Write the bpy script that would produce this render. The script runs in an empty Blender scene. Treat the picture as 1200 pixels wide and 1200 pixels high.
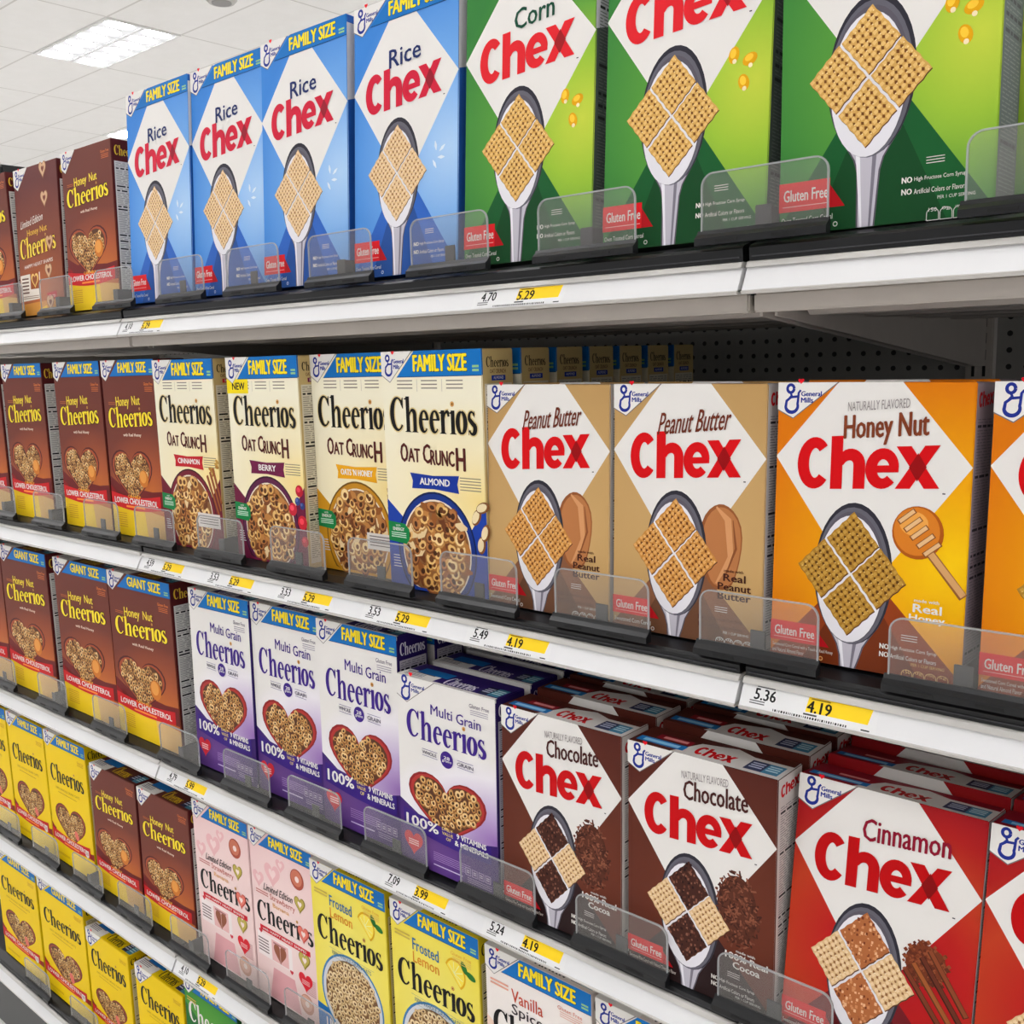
import bpy, bmesh, math, random
from mathutils import Matrix, Vector

# ------------------------------------------------------------------ camera
sc = bpy.context.scene
COL = sc.collection
CAM_H = 1.70                                  # eye height above the floor
cam = bpy.data.cameras.new('camera')
cam.sensor_fit = 'HORIZONTAL'
cam.sensor_width = 36.0
cam.lens = 1174.35 * 36.0 / 1200.0
cam.clip_start = 0.02
cam_ob = bpy.data.objects.new('camera', cam)
COL.objects.link(cam_ob)
yaw, pitch, roll = 0.71794, 0.15348, -0.02829
fw = Vector((-math.sin(yaw) * math.cos(pitch), math.cos(yaw) * math.cos(pitch), -math.sin(pitch)))
rt = Vector((math.cos(yaw), math.sin(yaw), 0))
up = rt.cross(fw)
r2 = rt * math.cos(roll) + up * math.sin(roll)
u2 = -rt * math.sin(roll) + up * math.cos(roll)
M = Matrix((( r2.x, u2.x, -fw.x, 0), (r2.y, u2.y, -fw.y, 0), (r2.z, u2.z, -fw.z, CAM_H), (0, 0, 0, 1)))
cam_ob.matrix_world = M
sc.camera = cam_ob

# ------------------------------------------------------------------ light and exposure
LAMP = 11.3                                    # strength of the ceiling troffers
FILL = 0.62                                   # the rest of the big bright store, seen past the aisle
EXPOSURE = 0.0
world = bpy.data.worlds.new('store_interior')
sc.world = world
world.use_nodes = True
world.node_tree.nodes['Background'].inputs[0].default_value = (1.0, 0.99, 0.988, 1)
world.node_tree.nodes['Background'].inputs[1].default_value = FILL
vs = sc.view_settings
vs.view_transform = 'Standard'
vs.look = 'None'
vs.gamma = 1.0
vs.use_curve_mapping = False
vs.exposure = EXPOSURE

# ------------------------------------------------------------------ materials
def lin(c):
    c = c / 255.0
    return c / 12.92 if c <= 0.04045 else ((c + 0.055) / 1.055) ** 2.4
def rgb(c):
    return (lin(c[0]), lin(c[1]), lin(c[2]), 1.0)
MATS = {}
def mat(name, c, rough=0.5, metal=0.0, spec=0.5, noise=0.0, nscale=40.0):
    if name in MATS: return MATS[name]
    m = bpy.data.materials.new(name); m.use_nodes = True
    nt = m.node_tree; b = nt.nodes['Principled BSDF']
    b.inputs['Base Color'].default_value = rgb(c)
    b.inputs['Roughness'].default_value = rough
    b.inputs['Metallic'].default_value = metal
    b.inputs['Specular IOR Level'].default_value = spec
    if noise:
        tc = nt.nodes.new('ShaderNodeTexCoord'); n = nt.nodes.new('ShaderNodeTexNoise')
        n.inputs['Scale'].default_value = nscale
        n.inputs['Detail'].default_value = 5
        mx = nt.nodes.new('ShaderNodeMix'); mx.data_type = 'RGBA'
        k = 1 - noise
        mx.inputs[6].default_value = rgb([v * k for v in c]); mx.inputs[7].default_value = rgb(c)
        nt.links.new(tc.outputs['Object'], n.inputs['Vector'])
        nt.links.new(n.outputs['Fac'], mx.inputs[0]); nt.links.new(mx.outputs[2], b.inputs['Base Color'])
    MATS[name] = m
    return m
def ink(c):
    """printing ink on coated card, one material per printed colour"""
    return mat('ink_%d_%d_%d' % tuple(c), rich(c), 0.48, 0, 0.14)
def rich(c):
    """the process colours of the cartons are dense and well saturated"""
    g = .3 * c[0] + .59 * c[1] + .11 * c[2]
    return tuple(max(2, min(255, g + (q - g) * 1.07 - 4 * (1 - g / 255))) for q in c)
def ink_grad(name, stops, centre, radius):
    """a printed colour wash that fades outward from a point of the panel"""
    if name in MATS: return MATS[name]
    m = bpy.data.materials.new(name); m.use_nodes = True
    nt = m.node_tree; b = nt.nodes['Principled BSDF']
    b.inputs['Roughness'].default_value = 0.48
    b.inputs['Specular IOR Level'].default_value = 0.14
    tc = nt.nodes.new('ShaderNodeTexCoord')
    mp = nt.nodes.new('ShaderNodeVectorMath'); mp.operation = 'SUBTRACT'
    mp.inputs[1].default_value = (centre[0], 0, centre[1])
    ml = nt.nodes.new('ShaderNodeVectorMath'); ml.operation = 'MULTIPLY'
    ml.inputs[1].default_value = (1 / radius[0], 0, 1 / radius[1])
    ln = nt.nodes.new('ShaderNodeVectorMath'); ln.operation = 'LENGTH'
    cr = nt.nodes.new('ShaderNodeValToRGB')
    el = cr.color_ramp.elements
    while len(el) < len(stops): el.new(0.5)
    for e, (p, c) in zip(el, stops): e.position = p; e.color = rgb(rich(c))
    L = nt.links.new
    L(tc.outputs['Object'], mp.inputs[0]); L(mp.outputs[0], ml.inputs[0]); L(ml.outputs[0], ln.inputs[0])
    L(ln.outputs['Value'], cr.inputs[0]); L(cr.outputs[0], b.inputs['Base Color'])
    MATS[name] = m
    return m

WHITE = (234, 231, 227)
BLACK = (24, 22, 24)
NAVY = (32, 36, 92)
RED = (214, 20, 28)
BANNER = (22, 116, 190)
YEL = (252, 226, 40)

# ------------------------------------------------------------------ flat print
GLY = {}
def glyphs(s, res=2):
    """outline mesh of a line of text at size 1"""
    if s in GLY: return GLY[s]
    c = bpy.data.curves.new('text', 'FONT')
    c.body = s; c.size = 1; c.dimensions = '2D'; c.fill_mode = 'FRONT'; c.resolution_u = res
    o = bpy.data.objects.new('text', c); COL.objects.link(o)
    dg = bpy.context.evaluated_depsgraph_get()
    me = bpy.data.meshes.new_from_object(o.evaluated_get(dg))
    v = [(p.co.x, p.co.y) for p in me.vertices]; f = [tuple(p.vertices) for p in me.polygons]
    bpy.data.objects.remove(o); bpy.data.curves.remove(c); bpy.data.meshes.remove(me)
    x0 = min(p[0] for p in v); x1 = max(p[0] for p in v); y0 = min(p[1] for p in v); y1 = max(p[1] for p in v)
    v = [((x - x0) / (x1 - x0), (y - y0) / (y1 - y0)) for x, y in v]
    GLY[s] = (v, f)
    return GLY[s]

DL = 2e-5
def arc(cx, cy, rx, ry, a0, a1, n=14):
    return [(cx + rx * math.cos(math.radians(a0 + (a1 - a0) * i / n)), cy + ry * math.sin(math.radians(a0 + (a1 - a0) * i / n))) for i in range(n + 1)]
def strip(pts, w):
    """left and right outlines of a brush stroke along pts"""
    n = len(pts); out = []
    for i, (x, y) in enumerate(pts):
        a = pts[max(i - 1, 0)]; b = pts[min(i + 1, n - 1)]
        dx, dy = b[0] - a[0], b[1] - a[1]; l = math.hypot(dx, dy) or 1
        if isinstance(w, (int, float)): ww = w
        else:
            t = i / (n - 1) * (len(w) - 1); k = min(int(t), len(w) - 2); ww = w[k] + (w[k + 1] - w[k]) * (t - k)
        out.append(((x - dy / l * ww / 2, y + dx / l * ww / 2), (x + dy / l * ww / 2, y - dx / l * ww / 2)))
    return out

class Print:
    """printed shapes on one face of a carton; u runs right, v runs down, both 0..1 over the face"""
    def __init__(s, W, H, D, face='front', frame=None):
        s.W, s.H, s.D, s.face = W, H, D, face
        s.fw, s.fh = {'front': (W, H), 'side': (D, H), 'top': (W, D)}[face]
        s.v = []; s.f = []; s.mi = []; s.ms = []; s.bump = 0
    def m(s, k):
        if not hasattr(k, 'node_tree'): k = ink(k)
        if k not in s.ms: s.ms.append(k)
        return s.ms.index(k)
    def P(s, a, b, L):
        d = L * DL
        if s.face == 'front': return (a - s.W / 2, -d, b)
        if s.face == 'side': return (s.W / 2 + d, a, b)
        return (a - s.W / 2, b, s.H + d)
    def raw(s, pts, faces, col, L):
        k = len(s.v); mi = s.m(col)
        s.v += [s.P(a, b, L) for a, b in pts]
        for f in faces: s.f.append(tuple(i + k for i in f)); s.mi.append(mi)
    def q(s, u, v): return (u * s.fw, (1 - v) * s.fh)
    def poly(s, pts, col, L): s.raw([s.q(*p) for p in pts], [tuple(range(len(pts)))], col, L)
    def rect(s, u0, v0, u1, v1, col, L): s.poly([(u0, v0), (u1, v0), (u1, v1), (u0, v1)], col, L)
    def polym(s, pts, col, L): s.raw(pts, [tuple(range(len(pts)))], col, L)
    def ell(s, u, v, ru, rv, col, L, n=28, rot=0):
        """ellipse, both radii given as shares of the face width"""
        cx, cy = s.q(u, v); c, t = math.cos(math.radians(rot)), math.sin(math.radians(rot))
        pts = []
        for i in range(n):
            a = 2 * math.pi * i / n; x = ru * s.fw * math.cos(a); y = rv * s.fw * math.sin(a)
            pts.append((cx + x * c - y * t, cy + x * t + y * c))
        s.polym(pts, col, L)
    def stroke(s, pts, w, col, L):
        o = strip(pts, w); vv = [p for ab in o for p in ab]
        s.raw(vv, [(2 * i, 2 * i + 1, 2 * i + 3, 2 * i + 2) for i in range(len(o) - 1)], col, L)
    def line(s, pts, w, col, L): s.stroke([s.q(*p) for p in pts], w if isinstance(w, (list, tuple)) else w, col, L)
    def text(s, t, u, v, w, h, col, L, bold=0.0, slope=0.0, shear=0.0, outline=None, ow=0.0):
        """t fitted into the box whose upper left corner is (u,v), w of the width, h of the height"""
        gv, gf = glyphs(t)
        x0, z1 = s.q(u, v); ww = w * s.fw; hh = h * s.fh; z0 = z1 - hh
        def put(dx, dz, c, LL):
            pts = []
            for x, y in gv:
                X = x * ww + shear * y * hh + dx
                pts.append((x0 + X, z0 + y * hh + slope * X + dz))
            s.raw(pts, gf, c, LL)
        if outline is not None:
            k = 0
            for dx, dz in ((-1, -1), (1, -1), (-1, 1), (1, 1), (1.6, -1.2)):
                put(dx * ow * hh, dz * ow * hh, outline, L - 1 + k * .15); k += 1
        b = bold * hh
        offs = ((0, 0),) if not bold else ((-b, 0), (b, 0), (0, b * .5), (0, -b * .5), (0, 0))
        for k, (dx, dz) in enumerate(offs): put(dx, dz, col, L + k * .15)
    def lines(s, u, v, w, h, n, col, L, th=.35, rnd=None):
        """rows of print too fine to read"""
        for i in range(n):
            vv = v + h * i / n; x = w * (rnd.uniform(.7, 1) if rnd else 1)
            s.rect(u, vv, u + x, vv + h / n * th, col, L)
    def glyph_path(s, strokes, u, v, w, h, total, col, L, slope=0.0, grow=0.0, dilate=0.0):
        """strokes in letter units (cap height 1) fitted at upper left (u,v)"""
        x0, z1 = s.q(u, v); ww = w * s.fw; hh = h * s.fh; z0 = z1 - hh; k = 0
        def T(p):
            X = p[0] / total * ww
            return (x0 + X, z0 + p[1] * hh * (1 + grow * p[0] / total) + slope * X)
        for st in strokes:
            if st[0] == 's':
                wd = st[2]
                if dilate: wd = [q + dilate for q in wd] if isinstance(wd, (list, tuple)) else wd + dilate
                o = strip(st[1], wd)
                vv = [T(p) for ab in o for p in ab]
                s.raw(vv, [(2 * i, 2 * i + 1, 2 * i + 3, 2 * i + 2) for i in range(len(o) - 1)], st[3] if len(st) > 3 and not dilate else col, L + k * .15)
            else:
                s.raw([T(p) for p in st[1]], [tuple(range(len(st[1])))], st[2] if len(st) > 2 and not dilate else col, L + k * .15)
            k += 1
    def build(s, name):
        if not s.f: return None
        me = bpy.data.meshes.new(name); me.from_pydata(s.v, [], s.f)
        for m_ in s.ms: me.materials.append(m_)
        me.polygons.foreach_set('material_index', s.mi)
        me.update()
        return (name, me)

# ---- hand cut lettering -------------------------------------------------------
def word_sans_bold(red, dark):
    """C h e x in a heavy upright sans; the x shows a darker diamond where its bars cross"""
    S = []
    S.append(('s', arc(.345, .5, .235, .39, 44, 316, 26), [.19, .21, .225, .235, .225, .21, .19]))
    S.append(('p', [(.665, 0), (.895, 0), (.895, 1.0), (.665, 1.0)]))
    S.append(('s', [(.80, .46)] + arc(1.04, .45, .18, .195, 165, 0, 12) + [(1.22, .2), (1.22, 0)], [.1, .18, .215, .225, .225, .225, .225]))
    S.append(('s', arc(1.66, .37, .215, .275, 2, 316, 26), [.17, .2, .21, .22, .2, .18]))
    S.append(('p', [(1.5, .30), (1.955, .30), (1.955, .43), (1.5, .43)]))
    a, b = 1.90, .27; t = .73; H = .77
    S.append(('p', [(a, 0), (a + b, 0), (a + t + .05, H), (a + t - b + .05, H)]))
    S.append(('p', [(a + t - b + .06, 0), (a + t + .06, 0), (a + b, H), (a, H)]))
    S.append(('p', [(a + .237, .385), (a + .395, .13), (a + .553, .385), (a + .395, .64)], dark))
    return S, 2.70
def word_serif(heart=None):
    """C h e e r i o s in a narrow bookish serif; returns strokes, total width and the place of the i's dot"""
    S = []; x = 0.0
    def stem(cx, y0, y1, w=.13, flag=True):
        S.append(('p', [(cx - w / 2, y0), (cx + w / 2, y0), (cx + w / 2, y1), (cx - w / 2, y1)]))
        S.append(('p', [(cx - w * 1.0, y0), (cx + w * 1.0, y0), (cx + w * .55, y0 + .035), (cx - w * .55, y0 + .035)]))
        if flag: S.append(('p', [(cx - w * 1.15, y1 - .07), (cx - w * .3, y1 - .03), (cx + w / 2, y1), (cx + w / 2, y1 - .03), (cx - w * .4, y1 - .1)]))
    # C
    S.append(('s', arc(.29, .5, .215, .455, 48, 318, 26), [.07, .05, .1, .15, .16, .15, .1, .05, .06]))
    S.append(('p', [(.40, .80), (.475, .66), (.50, .66), (.50, .97), (.475, .97)]))
    x = .56
    # h
    stem(x + .11, 0, 1.0)
    S.append(('s', [(x + .15, .45)] + arc(x + .275, .48, .09, .135, 150, 0, 10) + [(x + .365, .3), (x + .365, .02)], [.03, .06, .1, .13, .13, .13]))
    S.append(('p', [(x + .235, 0), (x + .49, 0), (x + .43, .035), (x + .29, .035)]))
    x += .50
    for k in range(2):
        S.append(('s', arc(x + .2, .315, .125, .285, 8, 318, 24), [.11, .09, .05, .1, .14, .13, .06, .04]))
        S.append(('p', [(x + .1, .345), (x + .36, .345), (x + .36, .395), (x + .1, .395)]))
        x += .385
    stem(x + .10, 0, .63)
    S.append(('s', [(x + .14, .42)] + arc(x + .25, .45, .09, .14, 150, 70, 6), [.04, .07, .12]))
    S.append(('p', [(x + .24, .64), (x + .33, .6), (x + .34, .47), (x + .27, .46)]))
    x += .34
    stem(x + .11, 0, .63); dot = (x + .1, .80)
    x += .215
    if heart is None:
        S.append(('s', arc(x + .19, .315, .13, .28, 90, 450, 30), [.055, .12, .15, .12, .055, .12, .15, .12, .055]))
    op = (x + .19, .32)
    x += .385
    S.append(('s', arc(x + .15, .465, .085, .135, 20, 200, 10) + [(x + .10, .38), (x + .2, .28)] + arc(x + .165, .165, .095, .135, 40, -165, 12), [.05, .05, .08, .12, .14, .13, .07, .05]))
    S.append(('p', [(x + .22, .50), (x + .25, .45), (x + .25, .62), (x + .23, .62)]))
    S.append(('p', [(x + .055, .12), (x + .035, .19), (x + .035, .0), (x + .055, .0)]))
    x += .29
    return S, x, dot, op

def serif_logo(p, u, v, w, h, col, L, slope=0, grow=0, outline=None, dot=True, heart=None):
    S, tot, d, op = word_serif(heart)
    if outline is not None: p.glyph_path(S, u, v, w, h, tot, outline, L - 3, slope, grow, dilate=.07)
    p.glyph_path(S, u, v, w, h, tot, col, L, slope, grow)
    x0, z1 = p.q(u, v); ww = w * p.fw; hh = h * p.fh
    def at(q): return (x0 + q[0] / tot * ww, z1 - hh + q[1] * hh * (1 + grow * q[0] / tot) + slope * q[0] / tot * ww)
    if dot: ring(p, at(d), hh * .075, L + 4, ((190, 130, 60), (225, 175, 100), (120, 70, 30)))
    if heart:
        heart_ring(p, at(op), hh * .46, L + 6, *heart)

def ring(p, c, r, L, cols, n=9, hole=.42, sq=1.0, a0=0):
    """one printed cereal ring: body, lit crescent and hole"""
    t = [(c[0] + math.cos(a0) * r * math.cos(2 * math.pi * i / n) - math.sin(a0) * r * sq * math.sin(2 * math.pi * i / n),
          c[1] + math.sin(a0) * r * math.cos(2 * math.pi * i / n) + math.cos(a0) * r * sq * math.sin(2 * math.pi * i / n)) for i in range(n)]
    p.polym(t, cols[0], L)
    p.polym([(c[0] + (x - c[0]) * .8 - r * .06, c[1] + (y - c[1]) * .8 + r * .10) for x, y in t], cols[1], L + .15)
    p.polym([(c[0] + (x - c[0]) * hole, c[1] + (y - c[1]) * hole) for x, y in t], cols[2], L + .3)
def heart_pts(cx, cy, w, h, n=36, k=1.0):
    o = []
    for i in range(n):
        t = 2 * math.pi * i / n
        x = math.sin(t) ** 3; y = (13 * math.cos(t) - 5 * math.cos(2 * t) - 2 * math.cos(3 * t) - math.cos(4 * t)) / 16
        o.append((cx + x * w / 2 * k, cy + (y + .13) * h / 2.05 * k))
    return o
def heart_ring(p, c, r, L, c0, c1, hole):
    p.polym(heart_pts(c[0], c[1], r * 1.7, r * 2.0), c0, L)
    p.polym(heart_pts(c[0] - r * .04, c[1] + r * .05, r * 1.45, r * 1.7), c1, L + .2)
    p.polym(heart_pts(c[0], c[1] + r * .08, r * .62, r * .75), hole, L + .4)
def inside(pt, poly):
    x, y = pt; r = False; j = len(poly) - 1
    for i in range(len(poly)):
        xi, yi = poly[i]; xj, yj = poly[j]
        if (yi > y) != (yj > y) and x < (xj - xi) * (y - yi) / (yj - yi) + xi: r = not r
        j = i
    return r
TANS = [((170, 118, 66), (222, 182, 122), (70, 40, 24)), ((150, 98, 52), (205, 160, 100), (58, 32, 20)),
        ((186, 138, 84), (236, 204, 150), (86, 54, 30)), ((132, 84, 46), (190, 142, 88), (50, 28, 18))]
def ring_fill(p, outline, r, L, seed, cols=TANS, bg=None, extra=None, dens=1.0):
    """a crowd of printed cereal rings filling an outline"""
    rnd = random.Random(seed)
    if bg is not None: p.polym(outline, bg, L)
    xs = [a for a, b in outline]; ys = [b for a, b in outline]
    y = min(ys); row = 0
    k = 0
    while y < max(ys):
        x = min(xs) + (row % 2) * r * .9
        while x < max(xs):
            pt = (x + rnd.uniform(-.45, .45) * r, y + rnd.uniform(-.45, .45) * r)
            if inside(pt, outline):
                c = rnd.choice(cols); rr = r * rnd.uniform(.85, 1.1)
                if extra and rnd.random() < extra[0]:
                    cc = rnd.choice(extra[1]); a = rnd.uniform(0, 3.1)
                    p.stroke([(pt[0] - rr * math.cos(a), pt[1] - rr * math.sin(a)), pt, (pt[0] + rr * math.cos(a), pt[1] + rr * math.sin(a))], [rr * .3, rr * 1.1, rr * .3], cc, L + 1 + k * .03)
                else:
                    ring(p, pt, rr, L + 1 + k * .03, c, 9, .4, rnd.uniform(.62, 1), rnd.uniform(0, 3.1))
                k += 1
            x += r * 1.5 * dens
        y += r * 1.3 * dens; row += 1

def emblem(p, wu=.325, tv=.125, L=12, fs=1.0):
    """white corner flag with a blue looped letter, a small red heart and the maker's two words"""
    W = p.fw; H = p.fh
    hw = wu * W; th = tv * H
    pts = [(0, 0), (hw, 0), (hw * .27, th), (0, th * .76)]
    P = lambda a, b: (a, H - b)
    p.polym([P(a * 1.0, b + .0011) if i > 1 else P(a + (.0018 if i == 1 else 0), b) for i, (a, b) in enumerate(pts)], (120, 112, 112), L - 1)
    p.polym([P(a, b) for a, b in pts], WHITE, L)
    s = hw * .30; cx, cy = hw * .24, th * .43
    c = lambda x, y: (cx + x * s, H - cy + y * s)
    lo = [c(x, y) for x, y in arc(-.08, .48, .19, .21, 0, 360, 18)]
    p.stroke(lo, s * .16, (36, 52, 140), L + .3)
    lo = [c(x, y) for x, y in [(.50, .40), (.38, .26), (.35, -.2)] + arc(.0, -.45, .35, .34, 20, -170, 16) + [(-.30, -.18), (-.05, .02), (.34, .06)]]
    p.stroke(lo, [s * .12, s * .15, s * .17, s * .19, s * .2, s * .17, s * .13], (36, 52, 140), L + .5)
    p.stroke([c(-.1, .28), c(-.02, .12), c(-.14, -.04)], s * .13, (36, 52, 140), L + .4)
    p.polym(heart_pts(*c(.5, .86), s * .34, s * .34, 20), (226, 28, 44), L + .6)
    p.text('General', .40 * wu, tv * .25, .34 * wu, tv * .14, (36, 52, 140), L + .5, .06)
    p.text('Mills', .40 * wu, tv * .43, .2 * wu, tv * .14, (36, 52, 140), L + .5, .06)
def banner(p, words, L=8, v1=.095, wu=.345):
    p.poly([(wu + .02, 0), (1, 0), (1, v1), (wu * .5, v1 + .004)], BANNER, L)
    p.poly([(1.0, v1), (1.0, v1 + .003), (wu * .48, v1 + .007), (wu * .5, v1 + .004)], (18, 70, 120), L)
    p.text(words, wu + .01, v1 * .17, .52, v1 * .66, YEL, L + 2, .05, outline=(30, 70, 60), ow=.05)
    p.lines(.915, v1 * .62, .06, v1 * .3, 2, (150, 200, 140), L + 1, .6)

# ------------------------------------------------------------------ square-lattice cereal boxes
def lattice(p, c, ex, ey, cols, L, seed, n=7, crumb=False):
    """one pillow of woven lattice cereal: centre c, half-edge vectors ex, ey"""
    rnd = random.Random(seed)
    at = lambda a, b: (c[0] + ex[0] * a + ey[0] * b, c[1] + ex[1] * a + ey[1] * b)
    out = []
    for a0, b0, a1, b1 in ((-1, -1, 1, -1), (1, -1, 1, 1), (1, 1, -1, 1), (-1, 1, -1, -1)):
        for i in range(n):
            t = i / n; k = 1 + (.02 if i % 2 else -.025) * (i > 0)
            out.append(at((a0 + (a1 - a0) * t) * k, (b0 + (b1 - b0) * t) * k))
    base, ridge, hole, glint = cols
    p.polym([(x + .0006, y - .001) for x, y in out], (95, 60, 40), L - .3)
    p.polym(out, base, L)
    st = 2 / n
    for i in range(n):
        for j in range(n):
            a = -1 + st * (i + .5); b = -1 + st * (j + .5)
            ja, jb = rnd.uniform(-.17, .17) * st, rnd.uniform(-.17, .17) * st
            if crumb:
                for _ in range(2):
                    s = st * rnd.uniform(.2, .42); aa = a + rnd.uniform(-.4, .4) * st; bb = b + rnd.uniform(-.4, .4) * st
                    p.polym([at(aa - s, bb), at(aa, bb - s * .8), at(aa + s, bb + s * .2), at(aa, bb + s)], rnd.choice((ridge, hole, glint, base)), L + .2 + rnd.random())
                continue
            s = st * .34
            p.polym([at(a - s + ja, b - s * .7 + jb), at(a + s + ja, b - s * .8 + jb), at(a + s * .9 + ja, b + s * .8 + jb), at(a - s * .9 + ja, b + s + jb)], ridge, L + .3)
            if i < n - 1 and j < n - 1:
                a += st * (.5 + rnd.uniform(-.08, .08)); b += st * (.5 + rnd.uniform(-.08, .08)); s = st * rnd.uniform(.23, .34)
                p.polym([at(a - s, b), at(a, b - s * 1.15), at(a + s, b), at(a, b + s * 1.15)], hole, L + .6)
            if rnd.random() < .5:
                s = st * .12
                p.polym([at(a - s, b - st * .32), at(a + s, b - st * .36), at(a + s, b - st * .18), at(a - s, b - st * .14)], glint, L + .9)

GOLD = ((214, 168, 96), (232, 194, 124), (120, 74, 34), (248, 222, 164))
PALE = ((222, 188, 142), (236, 208, 168), (150, 104, 66), (248, 230, 200))
OLIVE = ((172, 128, 52), (196, 154, 74), (92, 58, 22), (226, 192, 118))
RUST = ((200, 140, 72), (224, 172, 104), (112, 62, 28), (244, 208, 150))
COCOA = ((70, 38, 30), (104, 62, 48), (40, 20, 18), (136, 92, 74))
CINN = ((176, 108, 66), (204, 140, 94), (120, 62, 36), (230, 180, 138))

FL = {
 'rice': dict(word='Rice', wcol=(34, 50, 104), stops=[(0, (178, 210, 244)), (.45, (122, 174, 232)), (1, (64, 134, 212))], low=(52, 104, 190), pieces=(PALE,) * 4, fam=True, side=(38, 92, 168), real=None, red=(206, 30, 62), top=(60, 130, 205), desc='Oven Toasted Rice Cereal'),
 'corn': dict(word='Corn', wcol=(24, 78, 58), stops=[(0, (200, 214, 78)), (.3, (158, 196, 66)), (.6, (92, 156, 66)), (1, (58, 128, 62))], low=(28, 92, 48), pieces=(GOLD,) * 4, fam=True, side=(84, 96, 88), real=None, red=(222, 38, 48), top=(60, 140, 60), desc='Oven Toasted Corn Cereal'),
 'peanut': dict(word='Peanut Butter', wcol=(112, 52, 34), stops=[(0, (206, 170, 116)), (1, (190, 154, 102))], low=(136, 92, 66), pieces=(RUST,) * 4, fam=False, side=(206, 200, 196), real=('Real', 'Peanut', 'Butter'), rcol=(70, 34, 26), red=(210, 12, 22), top=(214, 208, 200), desc='Sweetened Corn Cereal'),
 'honey': dict(word='Honey Nut', wcol=(128, 64, 38), stops=[(0, (250, 204, 20)), (.4, (240, 172, 14)), (1, (218, 122, 12))], low=(146, 66, 28), pieces=(OLIVE,) * 4, fam=False, side=(176, 160, 166), real=('Real', 'Honey'), rcol=WHITE, red=(208, 10, 20), top=(224, 214, 208), desc='Sweetened Corn Cereal with a Touch of Real Honey', nat=True),
 'chocolate': dict(word='Chocolate', wcol=(74, 36, 34), stops=[(0, (112, 58, 40)), (1, (86, 40, 32))], low=(52, 30, 32), pieces=(COCOA, PALE, COCOA, PALE), fam=False, side=(216, 210, 206), real=('100% Real', 'Cocoa'), rcol=WHITE, red=(196, 8, 18), top=(84, 38, 30), desc='Sweetened Rice Cereal with Natural Chocolate Flavor', nat=True),
 'cinnamon': dict(word='Cinnamon', wcol=(140, 22, 48), stops=[(0, (170, 20, 34)), (.35, (182, 34, 32)), (.62, (190, 66, 38)), (.85, (172, 34, 32)), (1, (160, 26, 34))], low=(116, 32, 38), pieces=(CINN, PALE, CINN, PALE), fam=False, side=(214, 206, 206), real=('100% Real', 'Cinnamon'), rcol=WHITE, red=(186, 4, 14), top=(140, 20, 40), desc='Sweetened Rice Cereal with Real Cinnamon'),
}
def carton(W, H, D, cf, cs, ct, bev=.0012):
    bm = bmesh.new()
    bmesh.ops.create_cube(bm, size=1, matrix=Matrix.Translation((0, D / 2, H / 2)) @ Matrix.Diagonal((W, D, H, 1)))
    bmesh.ops.bevel(bm, geom=bm.edges[:], offset=bev, segments=2, affect='EDGES')
    for f in bm.faces:
        n = f.normal
        f.material_index = 0 if n.y < -.6 else (1 if abs(n.x) > .6 else (2 if n.z > .6 else 1))
    me = bpy.data.meshes.new('carton'); bm.to_mesh(me); bm.free()
    for c in (cf, cs, ct): me.materials.append(c if hasattr(c, 'node_tree') else ink(c))
    return ('carton', me)
def nutrition(p, L, panel, colr, seed, v0=.14, v1=.97, base=True):
    """the side panel with its ruled table and rows of fine print"""
    rnd = random.Random(seed)
    if base: p.rect(.08, v0, .94, v1, panel, L)
    v = v0 + .01
    while v < v1 - .02:
        h = rnd.choice((.0035, .0035, .004, .011 if rnd.random() < .4 else .004))
        a = .12; 
        while a < .86:
            w = rnd.uniform(.08, .3)
            cc = colr if h > .005 else tuple(int(colr[q] * .5 + panel[q] * .5) for q in range(3))
            p.rect(a, v, min(a + w, .90), v + h * .8, cc, L + 1); a += w + .05
        v += h + .006

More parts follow.
